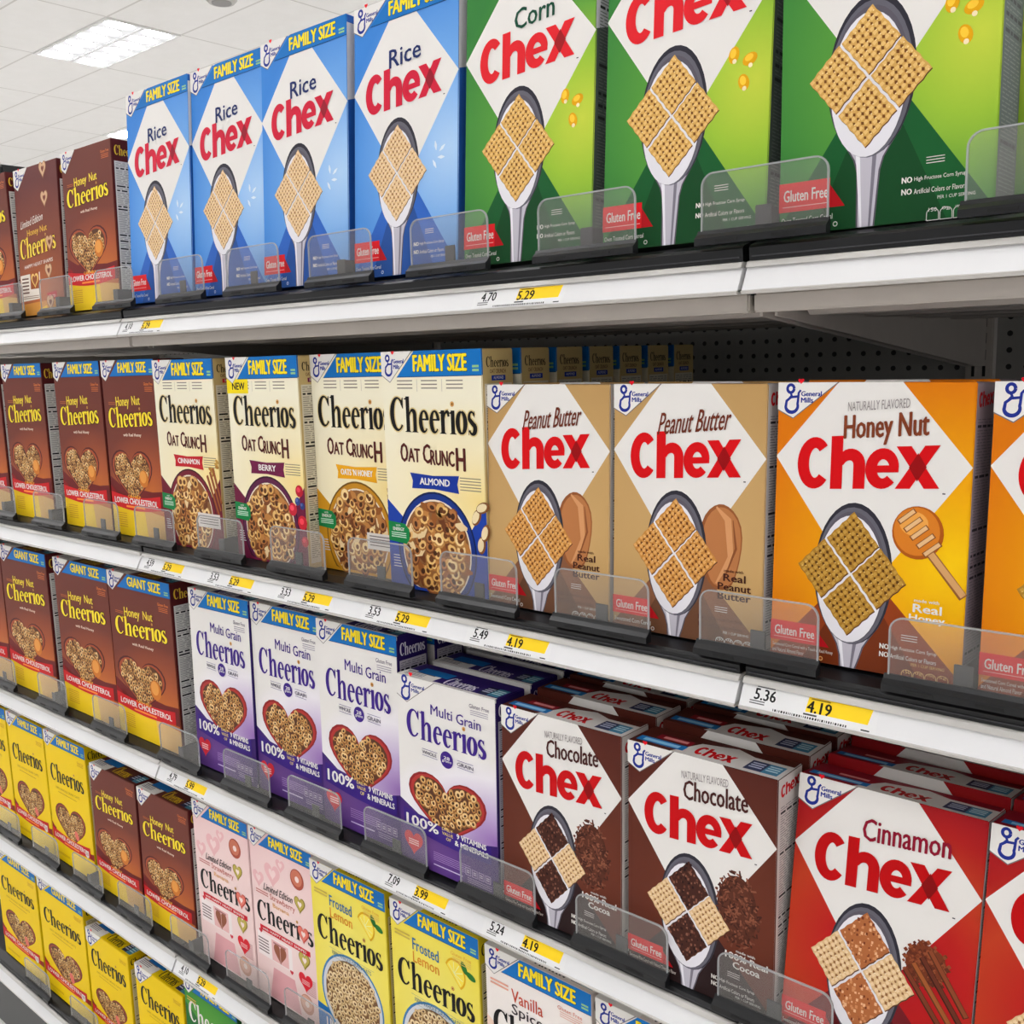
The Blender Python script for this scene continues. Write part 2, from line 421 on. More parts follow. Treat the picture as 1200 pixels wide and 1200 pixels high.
def lattice_box(key):
    f = FL[key]; fam = f['fam']
    W, H, D = (.197, .355, .058) if fam else (.190, .280, .058)
    B = .28 / H; off = .037 / H if fam else 0
    T = lambda v: off + v * B                             # layout measured from the top
    Bo = lambda v: 1 - (1 - v) * B * (1.3 if fam else 1)  # layout measured from the bottom
    N = lambda: Print(W, H, D)
    parts = []
    cx, cz = .0, (1 - T(.66)) * H
    wash = ink_grad('wash_' + key, f['stops'], (W * (.42 if key in ('corn', 'rice', 'honey') else .1), (1 - T(.60)) * H), (W * 1.05, H * .62))
    parts.append(carton(W, H, D, wash, f['side'], f['top']))
    # background
    p = N()
    p.rect(0.004, 0.003, .996, .997, wash, 1)
    ta = T(-.11) if fam else None
    if fam: p.poly([(0, T(.265)), (.42, T(-.085)), (.55, T(-.085)), (1, T(.275)), (.5, T(.74))], WHITE, 2)
    else: p.poly([(0, .265), (.33, 0), (.655, 0), (1, .275), (.5, .74)], WHITE, 2)
    p.poly([(.48, T(.62)), (-.0, Bo(.985)), (-.0, 1), (1, 1), (1.0, Bo(1.0)), (1.0, Bo(.985))], f['low'], 2.5)
    low2 = tuple(int(c * .8) for c in f['low'])
    p.poly([(.48, T(.66)), (.18, 1), (.80, 1)], low2, 3)
    p.lines(.0, Bo(.958), 0, 0, 1, WHITE, 3) if False else None
    parts.append(p.build('front_artwork'))
    # lettering
    p = N()
    S, tot = word_sans_bold(None, tuple(int(c * .72) for c in f['red']))
    p.glyph_path(S, .125, T(.195), .73, .185 * B, tot, f['red'], 30, .065)
    p.rect(.868, T(.362), .882, T(.366), (60, 50, 60), 30)
    parts.append(p.build('name_lettering'))
    p = N(); w = f['word']
    if key == 'peanut': p.text(w, .31, T(.115), .46, .085 * B, f['wcol'], 36, .012, .09, .22)
    else:
        ww = {'Rice': .30, 'Corn': .30, 'Honey Nut': .42, 'Chocolate': .42, 'Cinnamon': .455}[w]
        uu = {'Rice': .36, 'Corn': .40, 'Honey Nut': .37, 'Chocolate': .40, 'Cinnamon': .38}[w]
        p.text(w, uu, T(.105 if w != 'Honey Nut' else .115), ww, (.105 if w == 'Honey Nut' else .082) * B, f['wcol'], 36, .022, .07)
    if f.get('nat'): p.text('NATURALLY FLAVORED', .385, T(.068), .31, .032 * B, (150, 142, 142), 36, 0, .07)
    parts.append(p.build('flavour_lettering'))
    # spoon and cereal
    p = N(); cu, cv = .43, T(.665)
    c0 = p.q(cu, cv)
    nk = [(.165, .80), (.135, .845), (.095, .885), (.065, .92), (.048, .96)]
    handle = [(cu + .012 - a, T(b)) for a, b in nk] + [(cu - .032, 1.0), (cu + .040, 1.0)] + [(cu + .012 + a, T(b)) for a, b in nk[::-1]]
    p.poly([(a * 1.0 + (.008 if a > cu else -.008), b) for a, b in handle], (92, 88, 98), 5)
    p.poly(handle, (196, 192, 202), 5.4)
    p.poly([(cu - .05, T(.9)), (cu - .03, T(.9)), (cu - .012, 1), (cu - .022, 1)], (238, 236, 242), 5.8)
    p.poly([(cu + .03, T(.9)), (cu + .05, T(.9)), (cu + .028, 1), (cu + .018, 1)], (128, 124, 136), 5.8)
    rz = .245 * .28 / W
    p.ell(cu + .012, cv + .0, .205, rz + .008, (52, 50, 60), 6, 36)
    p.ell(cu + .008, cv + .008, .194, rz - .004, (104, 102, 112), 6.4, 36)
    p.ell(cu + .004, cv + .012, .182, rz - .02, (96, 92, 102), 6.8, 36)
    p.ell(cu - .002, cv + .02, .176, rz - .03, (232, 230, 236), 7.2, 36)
    dv = .225 * .28; du = .295 * W
    top, rgt, bot, lft = (c0[0] + .01 * W, c0[1] + dv), (c0[0] + du, c0[1] - .003), (c0[0] - .005 * W, c0[1] - dv), (c0[0] - du, c0[1] + .005)
    mid = ((rgt[0] + lft[0]) / 2, (top[1] + bot[1]) / 2)
    for q in ((top, rgt), (rgt, bot), (bot, lft), (lft, top)): pass
    p.polym([(c0[0] + (x - c0[0]) * .50, c0[1] + (y - c0[1]) * .50) for x, y in (((top[0] + rgt[0]) / 2 + du * .4, (top[1] + rgt[1]) / 2 + dv * .4), ((rgt[0] + bot[0]) / 2 + du * .4, (rgt[1] + bot[1]) / 2 - dv * .4), ((bot[0] + lft[0]) / 2 - du * .4, (bot[1] + lft[1]) / 2 - dv * .4), ((lft[0] + top[0]) / 2 - du * .4, (lft[1] + top[1]) / 2 + dv * .4))], (226, 222, 226), 7.6)
    for k, t in enumerate((top, rgt, bot, lft)):
        g = .955
        c = ((t[0] + mid[0]) / 2 * 1, (t[1] + mid[1]) / 2)
        ex = ((rgt[0] - mid[0]) / 4 + (top[0] - mid[0]) / 4, (rgt[1] - mid[1]) / 4 + (top[1] - mid[1]) / 4)
        ey = ((lft[0] - mid[0]) / 4 + (top[0] - mid[0]) / 4, (lft[1] - mid[1]) / 4 + (top[1] - mid[1]) / 4)
        g = .93
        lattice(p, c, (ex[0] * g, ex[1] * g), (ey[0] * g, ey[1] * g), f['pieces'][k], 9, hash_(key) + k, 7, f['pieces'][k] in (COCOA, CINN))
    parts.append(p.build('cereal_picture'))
    # what stands beside the spoon
    p = N(); rnd = random.Random(5)
    if key == 'rice':
        for a, (du_, dv_) in ((100, (.80, .50)), (35, (.86, .515)), (-5, (.85, .555)), (-60, (.79, .58))):
            x, y = p.q(du_, T(dv_ + .08)); a = math.radians(a)
            p.stroke([(x - .006 * math.cos(a), y - .006 * math.sin(a)), (x, y), (x + .006 * math.cos(a), y + .006 * math.sin(a))], [.001, .0045, .001], (226, 236, 250), 14)
    elif key == 'corn':
        for du_, dv_, a in ((.79, .50, 80), (.88, .525, 20), (.85, .60, -70)):
            p.ell(du_, T(dv_), .03, .042, (232, 172, 20), 14, 14, a - 90); p.ell(du_ - .005, T(dv_ - .006), .017, .024, (252, 208, 70), 14.4, 12, a - 90)
            p.ell(du_ + .004, T(dv_ + .022), .012, .012, (248, 232, 190), 14.6, 10)
    elif key == 'peanut':
        x, y = p.q(.735, T(.62))
        pts = [(x + W * .13 * math.cos(t) * (1 + .08 * math.sin(3 * t)), y + W * .26 * math.sin(t) * (1 + .06 * math.cos(2 * t))) for t in [2 * math.pi * i / 26 for i in range(26)]]
        p.polym(pts, (150, 92, 54), 4); p.polym([(x + (a - x) * .9 + .001, y + (b - y) * .93) for a, b in pts], (186, 124, 78), 4.3)
        p.stroke([(x - .005, y - .04), (x + .012, y - .01), (x + .008, y + .03), (x - .006, y + .043)], [.002, .007, .008, .002], (214, 156, 108), 4.6)
        p.stroke([(x + .004, y - .036), (x + .018, y + .0), (x + .014, y + .03)], [.001, .003, .001], (140, 84, 50), 4.8)
    elif key == 'honey':
        p.ell(.76, T(.50), .125, .132, (176, 92, 26), 14, 28); p.ell(.755, T(.496), .112, .12, (216, 130, 44), 14.3, 28); p.ell(.74, T(.47), .07, .06, (236, 168, 84), 14.5, 20)
        p.line([(.82, T(.56)), (.99, T(.70))], .0085, (150, 96, 54), 15); p.line([(.82, T(.56)), (.99, T(.695))], .006, (214, 164, 112), 15.3)
        for i in range(5):
            u = .70 + i * .032; v = .435 + i * .026
            p.line([(u - .035, T(v + .035)), (u + .045, T(v - .01))], .0052, (140, 84, 44), 15.4 + i * .3); p.line([(u - .03, T(v + .032)), (u + .04, T(v - .008))], .0036, (232, 190, 142), 15.5 + i * .3)
    elif key == 'chocolate':
        for k_, rr_ in ((0, 1), (1, .8)): p.ell(.76, T(.58), .13 * rr_, .21 * rr_, (84 + 10 * k_, 44 + 8 * k_, 32 + 6 * k_), 3.6 + k_ * .2, 20)
        for i in range(340):
            a = rnd.uniform(0, 6.28); r = rnd.random() ** .6
            x, y = p.q(.76 + .15 * r * math.cos(a), T(.58 + .16 * r * math.sin(a) + .0))
            b = rnd.uniform(0, 3.14); l = rnd.uniform(.0015, .004)
            p.stroke([(x - l * math.cos(b), y - l * math.sin(b)), (x + l * math.cos(b), y + l * math.sin(b))], .002, rnd.choice(((92, 50, 36), (120, 70, 52), (70, 36, 28), (140, 88, 66))), 4 + i * .012)
    elif key == 'cinnamon':
        p.ell(.76, T(.56), .105, .105, (116, 58, 36), 13.5, 20)
        for i in range(260):
            a = rnd.uniform(0, 6.28); r = rnd.random() ** .6
            x, y = p.q(.76 + .12 * r * math.cos(a), T(.56 + .085 * r * math.sin(a)))
            s = rnd.uniform(.001, .003)
            p.polym([(x - s, y), (x, y - s), (x + s, y), (x, y + s)], rnd.choice(((120, 60, 36), (146, 80, 50), (98, 46, 30))), 14 + i * .01)
        for i, c in enumerate(((122, 62, 40), (160, 92, 50), (106, 52, 36), (140, 74, 46))):
            o = i * .035
            p.line([(.66 + o * 1.1, T(.60 - o * .9)), (.975, T(.86 - o * 1.6))], .0062, tuple(int(q * .6) for q in c), 17 + i * .4)
            p.line([(.66 + o * 1.1, T(.598 - o * .9)), (.975, T(.857 - o * 1.6))], .0042, c, 17.2 + i * .4)
    parts.append(p.build('ingredient_picture'))
    p = N()
    if f.get('real'):
        v = .74 if len(f['real']) == 2 else .72
        if key == 'cinnamon': v = .865
        if key == 'chocolate': v = .765
        u = {'peanut': .70, 'honey': .70, 'chocolate': .70, 'cinnamon': .68}[key]
        for i, t in enumerate(f['real']):
            wd = .034 * len(t); wd = min(wd, .27)
            p.text(t, u + (.25 - wd) / 2, T(v + i * .036), wd, .028 * B, f['rcol'], 22, .045)
        p.text('made with', u + .06, T(v - .018), .12, .011 * B, f['rcol'], 22, .03)
    parts.append(p.build('ingredient_lettering'))
    # gluten free flag and claims
    p = N()
    p.poly([(0, Bo(.868)), (.26, Bo(.868)), (.26, Bo(.942)), (0, Bo(.942))], (222, 30, 40), 18)
    p.poly([(.26, Bo(.885)), (.335, Bo(.942)), (.26, Bo(.942))], (180, 18, 30), 18)
    p.rect(.02, Bo(.928), .25, Bo(.930), (246, 190, 186), 18.5)
    p.text('Gluten Free', .025, Bo(.886), .225, .034 * B * (1.15 if fam else 1), WHITE, 19, .018)
    parts.append(p.build('claim_flag'))
    p = N()
    if 'with' in f['desc']:
        a, b = (f['desc'], 'and Natural Almond Flavor') if key == 'honey' else (f['desc'], None)
        p.text(a, .015, Bo(.952), .34, .016 * B, (238, 226, 216), 18)
        if b: p.text(b, .015, Bo(.971), .18, .015 * B, (238, 226, 216), 18)
    else: p.text(f['desc'], .015, Bo(.957), .26, .018 * B, (232, 232, 226), 18)
    for i, t in enumerate(('High Fructose Corn Syrup', 'Artificial Colors or Flavors')):
        v = Bo(.893 + i * .028)
        c = (236, 232, 226) if key != 'peanut' else (84, 46, 32)
        p.text('NO', .60, v, .045, .018 * B, c, 18, .05); p.text(t, .655, v + .002, .225, .016 * B, c, 18)
    p.lines(.705, Bo(.852), .08, .026 * B, 3, (220, 214, 210), 18, .3)
    parts.append(p.build('claims_print'))
    p = N(); ic = (226, 226, 220) if key != 'honey' else (238, 190, 120)
    p.text('PER 1 CUP SERVING', .76, Bo(.945), .16, .010 * B, ic, 18)
    for i in range(4):
        u = .715 + i * .058
        for k, t in enumerate((('150', '0g', '190mg', '5g')[i],)):
            o = [p.q(u + .026 + .026 * math.cos(a), Bo(.98)) for a in (0,)]
            x, z = p.q(u + .026, Bo(.985))
            rr = .026 * W
            pts = [(x - rr, z - .006)] + [(x + rr * math.cos(a), z + rr * .8 * math.sin(a)) for a in [math.pi - math.pi * j / 8 for j in range(9)]] + [(x + rr, z - .006), (x - rr, z - .006)]
            p.stroke(pts, .0006, ic, 18)
            p.text(t, u + .008, Bo(.972), .036, .012 * B, ic, 18)
    p.ell(.29, Bo(.985), .012, .012, ic, 18, 14); p.ell(.29, Bo(.985), .008, .008, f['low'], 18.4, 12)
    parts.append(p.build('nutrition_icons'))
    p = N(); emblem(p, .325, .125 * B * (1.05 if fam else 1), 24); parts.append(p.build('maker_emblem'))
    if fam:
        p = N(); banner(p, 'FAMILY SIZE', 20, .075); parts.append(p.build('size_banner'))
    # side and top
    p = Print(W, H, D, 'side')
    if fam:
        p.poly([(0, .03), (1, .03), (1, T(.2)), (0, T(.27))], (214, 214, 216), 1)
        if key == 'corn': nutrition(p, 2, (196, 204, 196), (40, 44, 42), 3, .05, .97, False)
    else:
        p.glyph_path(S, .12, .035, .76, .05, tot, f['red'], 4, .1)
        nutrition(p, 2, (214, 210, 208), (46, 42, 46), 3, .11, .97, False)
    parts.append(p.build('side_panel'))
    p = Print(W, H, D, 'top')
    if not fam:
        p.poly([(.30, 1), (.40, .3), (.62, .12), (.75, .3), (1, .3), (1, 1)], (214, 210, 206), 1)
        p.rect(.03, .62, .36, .86, (28, 120, 190), 2); p.text('GENERAL CEREALS', .07, .68, .25, .11, (150, 206, 238), 3) if False else p.lines(.07, .68, .25, .14, 1, (150, 206, 238), 3, .9)
        p.rect(.12, .34, .36, .56, (140, 22, 40), 2); p.lines(.16, .4, .17, .12, 1, (226, 150, 150), 3, .9)
        p.glyph_path(S, .42, .42, .26, .42, tot, f['red'], 3)
        p.rect(.76, .42, .87, .88, (44, 50, 84), 2); p.rect(.87, .42, .97, .88, (70, 130, 160), 2)
        p.lines(.775, .5, .08, .3, 3, (190, 196, 216), 3, .5); p.lines(.88, .5, .075, .3, 3, (190, 220, 230), 3, .5)
    else: p.rect(.0, .0, 1, .2, (214, 214, 216), 1)
    parts.append(p.build('top_flap'))
    return (W, H, D, parts)
def hash_(s): return sum(ord(c) * (i + 3) for i, c in enumerate(s)) % 997

# ------------------------------------------------------------------ ring cereal boxes
def ring_top(p, base, word_col, white_edge=False):
    p.rect(.0, .55, .36, 1, WHITE, 1); p.rect(.10, .28, .42, .62, (28, 110, 180), 1.5)
    p.rect(.02, .62, .30, .66, (120, 110, 110), 2); p.lines(.03, .7, .2, .2, 3, (120, 116, 130), 2, .4)
    serif_logo(p, .44, .42, .30, .48, word_col, 3, dot=False)
    p.rect(.79, .4, .88, .88, (40, 44, 74), 2); p.rect(.88, .4, .98, .88, (74, 136, 160), 2)
    p.lines(.80, .5, .07, .3, 3, (196, 200, 216), 3, .5); p.lines(.89, .5, .08, .3, 3, (196, 226, 232), 3, .5)
    if white_edge: p.rect(0, .93, 1, 1, WHITE, 1.2)
def ring_side(p, name_col, panel=(222, 220, 214), dark=(40, 38, 40), pv=.13, extra=None):
    S, tot, d, op = word_serif()
    p.glyph_path(S, .10, .035, .80, .06, tot, name_col, 4)
    if extra: p.text(extra, .2, .105, .6, .02, name_col, 4, .03)
    nutrition(p, 2, panel, dark, 7, pv, .975)
def red_ribbon(p, L, v=.73, orange=True, words='LOWER CHOLESTEROL', u0=.0, u1=.94):
    """curved red ribbon across the foot of the heart, lettered along its bend"""
    a, b = [], []
    for i in range(13):
        t = i / 12; bow = .022 * math.sin(math.pi * t)
        a.append((u0 + (u1 - u0) * t, v + .015 + bow)); b.append((u0 + (u1 - u0) * t, v + .093 + bow))
    p.poly(a + b[::-1], (206, 34, 40), L)
    p.poly([(u0, v + .03), (u0 - .0, v - .02), (u0 + .10, v + .01), (u0 + .10, v + .03)], (140, 22, 28), L - .5)
    p.text(words, u0 + .06, v + .045, (u1 - u0) - .12, .033, WHITE, L + 1.2, .05)
    p.text('CAN HELP', u0 + .33, v + .026, .24, .017, (250, 176, 60), L + 1.2, .04)
    p.lines(u0 + .28, v + .088, .36, .016, 1, (248, 150, 70), L + 1.2, .7)
def heart_bowl(p, cu, cv, w, h, rim, rim2, L, seed, r=.0064, cols=TANS, clip=None, bg=(92, 56, 34)):
    x, z = p.q(cu, cv)
    p.polym(heart_pts(x, z, w * p.fw, h * p.fh, 40, 1.0), rim, L)
    p.polym(heart_pts(x, z, w * p.fw, h * p.fh, 40, .945), rim2, L + .3)
    o = heart_pts(x, z, w * p.fw, h * p.fh, 40, .87)
    p.polym(o, bg, L + .6)
    if clip is not None:
        zc = (1 - clip) * p.fh; o = [(a, max(b, zc)) for a, b in o]
    ring_fill(p, [(x + (a - x) * .96, z + (b - z) * .96) for a, b in o], r, L + .6, seed, cols)

HNW = (118, 62, 50)
def honeynut(size):
    W, H, D = {'small': (.190, .282, .060), 'family': (.190, .330, .062), 'giant': (.232, .331, .075), 'tall': (.190, .293, .060)}[size]
    k = {'small': 0, 'family': 1, 'giant': 1, 'tall': 0}[size]
    N = lambda: Print(W, H, D)
    parts = []
    wash = ink_grad('wash_honeynut_' + size, [(0, (208, 120, 50)), (.35, (168, 88, 52)), (.7, (118, 60, 48)), (1, (112, 58, 48))], (W * .25, H * .18), (W * 1.5, H * .62))
    parts.append(carton(W, H, D, wash, (88, 36, 38), (92, 44, 38)))
    y = .0 if k else -.03
    p = N(); p.rect(.004, .003, .996, .997, wash, 1)
    p.poly([(0, .66), (.2, .71), (.8, .73), (1, .72), (1, .83), (0, .83)], (112, 34, 34), 2)
    p.poly([(0, .80), (1, .86), (1, 1), (0, 1)], (222, 178, 100), 2.4)
    p.poly([(0, .78), (.62, .84), (.66, 1), (0, 1)], (240, 204, 40), 2.8)
    p.lines(.07, .87, .2, .09, 7, (204, 150, 50), 3.2, .35)
    parts.append(p.build('front_artwork'))
    p = N()
    L = 30
    p.text('Honey', .25, .205 + y, .25, .07, (250, 222, 80), L + 3, .02, .03); p.text('Nut', .555, .2 + y, .15, .05, (250, 222, 80), L + 3, .02, .03)
    serif_logo(p, .08, .268 + y, .82, .115, (252, 226, 60), L, .05, .06, (52, 20, 18))
    p.text('with Real Honey', .34, .41 + y, .34, .022, (250, 226, 206), L, .02, .02)
    p.lines(.10, .235 + y, .13, .02, 2, (186, 106, 60), L, .4)
    parts.append(p.build('name_lettering'))
    p = N(); heart_bowl(p, .44, .665 + y * .6, .78, .375, (84, 30, 30), (168, 82, 52), 6, 11, .0062 * W / .19, clip=None)
    p.ell(.66, .66 + y, .085, .085, (206, 124, 50), 24, 22); p.ell(.65, .65 + y, .06, .06, (230, 160, 80), 24.4, 18)
    parts.append(p.build('cereal_picture'))
    p = N(); red_ribbon(p, 27, .735); parts.append(p.build('claim_ribbon'))
    p = N()
    p.text('Gluten Free', .80, .125 if k else .055, .16, .017, (226, 130, 70), 18, .02); p.lines(.81, .150 if k else .08, .14, .03, 3, (206, 116, 66), 18, .4)
    parts.append(p.build('claims_print'))
    p = N(); emblem(p, .30, .13 if not k else .115, 24); parts.append(p.build('maker_emblem'))
    if k:
        p = N(); banner(p, 'FAMILY SIZE' if size == 'family' else 'GIANT SIZE', 20, .085, .33); parts.append(p.build('size_banner'))
    p = Print(W, H, D, 'side'); ring_side(p, (236, 196, 70)); parts.append(p.build('side_panel'))
    p = Print(W, H, D, 'top'); ring_top(p, None, (226, 184, 50)); parts.append(p.build('top_flap'))
    return (W, H, D, parts)
def honeynut_hearts():
    """brown limited edition box with heart shaped pieces falling down its right half"""
    W, H, D = .190, .290, .060
    N = lambda: Print(W, H, D); parts = []
    wash = ink_grad('wash_honeyhearts', [(0, (196, 112, 60)), (.5, (140, 76, 52)), (1, (104, 52, 50))], (0, 0), (W * 1.6, H * .9))
    parts.append(carton(W, H, D, wash, (88, 36, 38), (92, 44, 38)))
    p = N(); p.rect(.004, .003, .996, .997, wash, 1)
    p.poly([(.02, .72), (.48, .71), (.48, .89), (.02, .90)], (236, 226, 214), 3)
    p.rect(.25, .695, .46, .82, (160, 84, 36), 4); x, z = p.q(.355, .765); p.polym(heart_pts(x, z, .032, .034), (240, 200, 120), 4.5); p.polym(heart_pts(x, z, .022, .024), (150, 84, 46), 4.8)
    p.lines(.05, .74, .16, .12, 5, (110, 80, 70), 4, .45); p.lines(.05, .865, .38, .025, 2, (150, 120, 100), 4, .4)
    p.poly([(0, .92), (1, .9), (1, 1), (0, 1)], (214, 150, 70), 2); p.poly([(.42, .96), (.60, .94), (.62, 1), (.42, 1)], (240, 196, 50), 3)
    p.poly([(.62, .86), (.84, .85), (.84, .90), (.62, .91)], (196, 34, 46), 3); p.lines(.64, .875, .17, .02, 2, (240, 200, 190), 4, .4)
    parts.append(p.build('front_artwork'))
    p = N()
    p.text('Limited Edition', .10, .355, .52, .05, (240, 226, 216), 30, .01, .10, .3)
    p.text('Honey Nut', .25, .42, .46, .055, (236, 186, 80), 33, .02, .06)
    serif_logo(p, .06, .475, .82, .14, (246, 212, 80), 30, .08, 0, (58, 24, 20), True, ((150, 100, 70), (214, 170, 132), (120, 66, 50)))
    p.text('HAPPY HEART SHAPES', .14, .655, .66, .024, (244, 226, 214), 30, .02, .06)
    parts.append(p.build('name_lettering'))
    p = N()
    for v in (.05, .24, .72, .93):
        p = N(); heart_ring(p, p.q(.69, v), .019, 20, (150, 102, 72), (214, 176, 140), (124, 68, 54)); parts.append(p.build('heart_picture'))
    p = N(); emblem(p, .34, .14, 24); parts.append(p.build('maker_emblem'))
    p = Print(W, H, D, 'side'); ring_side(p, (236, 196, 70)); parts.append(p.build('side_panel'))
    p = Print(W, H, D, 'top'); ring_top(p, None, (226, 184, 50)); parts.append(p.build('top_flap'))
    return (W, H, D, parts)
def yellow(size):
    W, H, D = {'small': (.190, .252, .060), 'family': (.195, .312, .062), 'giant': (.232, .298, .075)}[size]
    k = size != 'small'; N = lambda: Print(W, H, D); parts = []
    Y = (246, 212, 10)
    parts.append(carton(W, H, D, Y, (214, 184, 16), (226, 194, 14)))
    d = 0 if k else -.07
    p = N(); p.rect(.004, .003, .996, .997, Y, 1)
    p.poly([(.0, .71), (.12, .78), (.9, .80), (1, .79), (1, .84), (.1, .84), (0, .82)], (150, 44, 30), 2)
    parts.append(p.build('front_artwork'))
    p = N(); serif_logo(p, .10, .235 + d, .80, .135 if k else .17, BLACK, 30, .03, .04)
    p.text('100% WHOLE GRAIN OATS', .20, .405 + d * .5, .58, .018, (170, 132, 30), 30, 0, .02); p.lines(.25, .44 + d * .5, .45, .012, 1, (196, 156, 30), 30, .4)
    parts.append(p.build('name_lettering'))
    p = N(); heart_bowl(p, .49, .68, .74, .36, (112, 38, 34), (148, 70, 50), 6, 21, .0062 * W / .19)
    p.ell(.62, .72, .045, .06, (226, 120, 110), 24, 16, 30); parts.append(p.build('cereal_picture'))
    p = N(); red_ribbon(p, 27, .74, u1=.92); p.poly([(.80, .79), (.88, .785), (.88, .83), (.84, .845), (.80, .83)], WHITE, 29.5); p.lines(.815, .80, .05, .025, 3, (170, 60, 60), 30, .4); parts.append(p.build('claim_ribbon'))
    p = N(); p.text('Gluten Free', .80, .125 if k else .07, .15, .015, (196, 140, 30), 18, .02); p.lines(.80, .145 if k else .09, .14, .02, 2, (206, 160, 30), 18, .4)
    p.lines(.08, .93, .3, .02, 2, (196, 150, 30), 18, .4); parts.append(p.build('claims_print'))
    p = N(); emblem(p, .31 if k else .38, .115 if k else .16, 24); parts.append(p.build('maker_emblem'))
    if k: p = N(); banner(p, 'FAMILY SIZE' if size == 'family' else 'GIANT SIZE', 20, .085, .33); parts.append(p.build('size_banner'))
    p = Print(W, H, D, 'side'); ring_side(p, BLACK, (216, 206, 170)); parts.append(p.build('side_panel'))
    p = Print(W, H, D, 'top'); ring_top(p, None, BLACK); parts.append(p.build('top_flap'))
    return (W, H, D, parts)
OAT = {
 'cinnamon': ((110, 28, 48), 'CINNAMON', (192, 34, 46), (120, 34, 52)), 'berry': ((110, 26, 62), 'BERRY', (112, 28, 72), (92, 32, 70)),
 'honey': ((206, 150, 40), "OATS 'N HONEY", (236, 172, 34), (196, 140, 40)), 'almond': ((30, 66, 160), 'ALMOND', (26, 56, 150), (24, 54, 132)),
}
def oat(key):
    W, H, D = .187, .327, .0605
    acc, word, rib, rim = OAT[key]; N = lambda: Print(W, H, D); parts = []
    wash = ink_grad('wash_oat', [(0, (246, 222, 150)), (.5, (246, 234, 196)), (1, (244, 238, 214))], (W * .45, H * .40), (W * 1.3, H * .42))
    parts.append(carton(W, H, D, wash, (200, 176, 122), (206, 184, 132)))
    p = N(); p.rect(.004, .003, .996, .997, wash, 1)
    p.poly([(0, .62), (.18, .70), (.85, .72), (1, .61), (1, 1), (0, 1)], acc, 2)
    for i, u in enumerate((.16, .41, .66)): p.lines(u, .118, .16, .045, 3, (140, 130, 120), 3, .32)
    p.rect(.365, .115, .369, .165, (190, 182, 170), 3); p.rect(.615, .115, .619, .165, (190, 182, 170), 3)
    p.lines(.76, .505, .2, .06, 5, (150, 140, 120), 3, .35); p.lines(.04, .86, .2, .06, 5, (210, 210, 220), 3, .3)
    parts.append(p.build('front_artwork'))
    p = N(); serif_logo(p, .075, .185, .86, .145, BLACK, 30, -.01, .05, (226, 206, 150))
    for t, u, v, w, h in (('O', .17, .378, .075, .078), ('AT', .25, .398, .12, .056), ('C', .405, .378, .07, .078), ('RUNC', .48, .400, .235, .062), ('H', .735, .388, .085, .09)):
        p.text(t, u, v, w, h, (88, 38, 34), 30, .035, -.015)
    parts.append(p.build('name_lettering'))
    p = N()
    p.poly([(.26, .50), (.5, .507), (.755, .50), (.735, .535), (.75, .572), (.5, .562), (.275, .565), (.285, .533)], rib, 20)
    w_ = {'ALMOND': .30, 'BERRY': .24, 'CINNAMON': .36, "OATS 'N HONEY": .38}[word]
    p.text(word, .51 - w_ / 2, .518, w_, .028, WHITE, 22, .05); parts.append(p.build('flavour_ribbon'))
    p = N(); x, z = p.q(.50, .82); R = .40 * W
    C = lambda k: [(x + R * k * math.cos(2 * math.pi * i / 44), max(.004, z + R * k * 1.08 * math.sin(2 * math.pi * i / 44))) for i in range(44)]
    p.polym(C(1.0), tuple(int(c * .62) for c in rim), 5); p.polym(C(.965), rim, 5.3); p.polym(C(.87), (236, 224, 204), 5.6); p.polym(C(.84), (140, 96, 58), 5.9)
    ring_fill(p, C(.82), .0108, 6, hash_(key), [((168, 114, 62), (232, 192, 124), (110, 66, 36)), ((150, 98, 52), (214, 166, 98), (92, 54, 30)), ((186, 136, 80), (244, 214, 156), (120, 74, 40)), ((120, 70, 40), (180, 120, 70), (74, 42, 26))], None, (.30, ((150, 92, 46), (188, 130, 72), (232, 206, 160), (112, 64, 36))), .74)
    parts.append(p.build('cereal_picture'))
    p = N(); rnd = random.Random(3)
    if key == 'cinnamon':
        for i in range(3):
            p.line([(.80 + i * .05, .60 - i * .02), (.96 + i * .02, .82 - i * .04)], .006, (110, 58, 32), 12 + i * .4); p.line([(.80 + i * .05, .598 - i * .02), (.96 + i * .02, .817 - i * .04)], .004, (160, 92, 50), 12.2 + i * .4)
        for i in range(9): p.ell(rnd.uniform(.82, .98), rnd.uniform(.52, .60), .03, .016, rnd.choice(((196, 152, 76), (176, 126, 60))), 11 + i * .1, 10, rnd.uniform(0, 180))
    elif key == 'berry':
        for i, (u, v, r, c) in enumerate(((.93, .63, .05, (186, 30, 50)), (.83, .72, .055, (200, 40, 60)), (.95, .78, .06, (206, 40, 56)), (.90, .68, .035, (52, 70, 130)), (.96, .70, .03, (44, 60, 120)), (.97, .87, .045, (190, 40, 60)))):
            p.ell(u, v, r, r, c, 12 + i * .3, 16); p.ell(u - .01, v - .006, r * .5, r * .45, tuple(min(255, q + 40) for q in c), 12.2 + i * .3, 12)
    elif key == 'honey':
        p.ell(.93, .66, .07, .13, (226, 160, 40), 12, 20)
        for i in range(5): p.line([(.86, .60 + i * .028), (.99, .59 + i * .028)], .006, (150, 88, 40), 12.4 + i * .2); p.line([(.865, .598 + i * .028), (.985, .588 + i * .028)], .004, (220, 160, 96), 12.5 + i * .2)
        p.line([(.94, .73), (.99, .84)], .007, (190, 120, 60), 12.3)
    else:
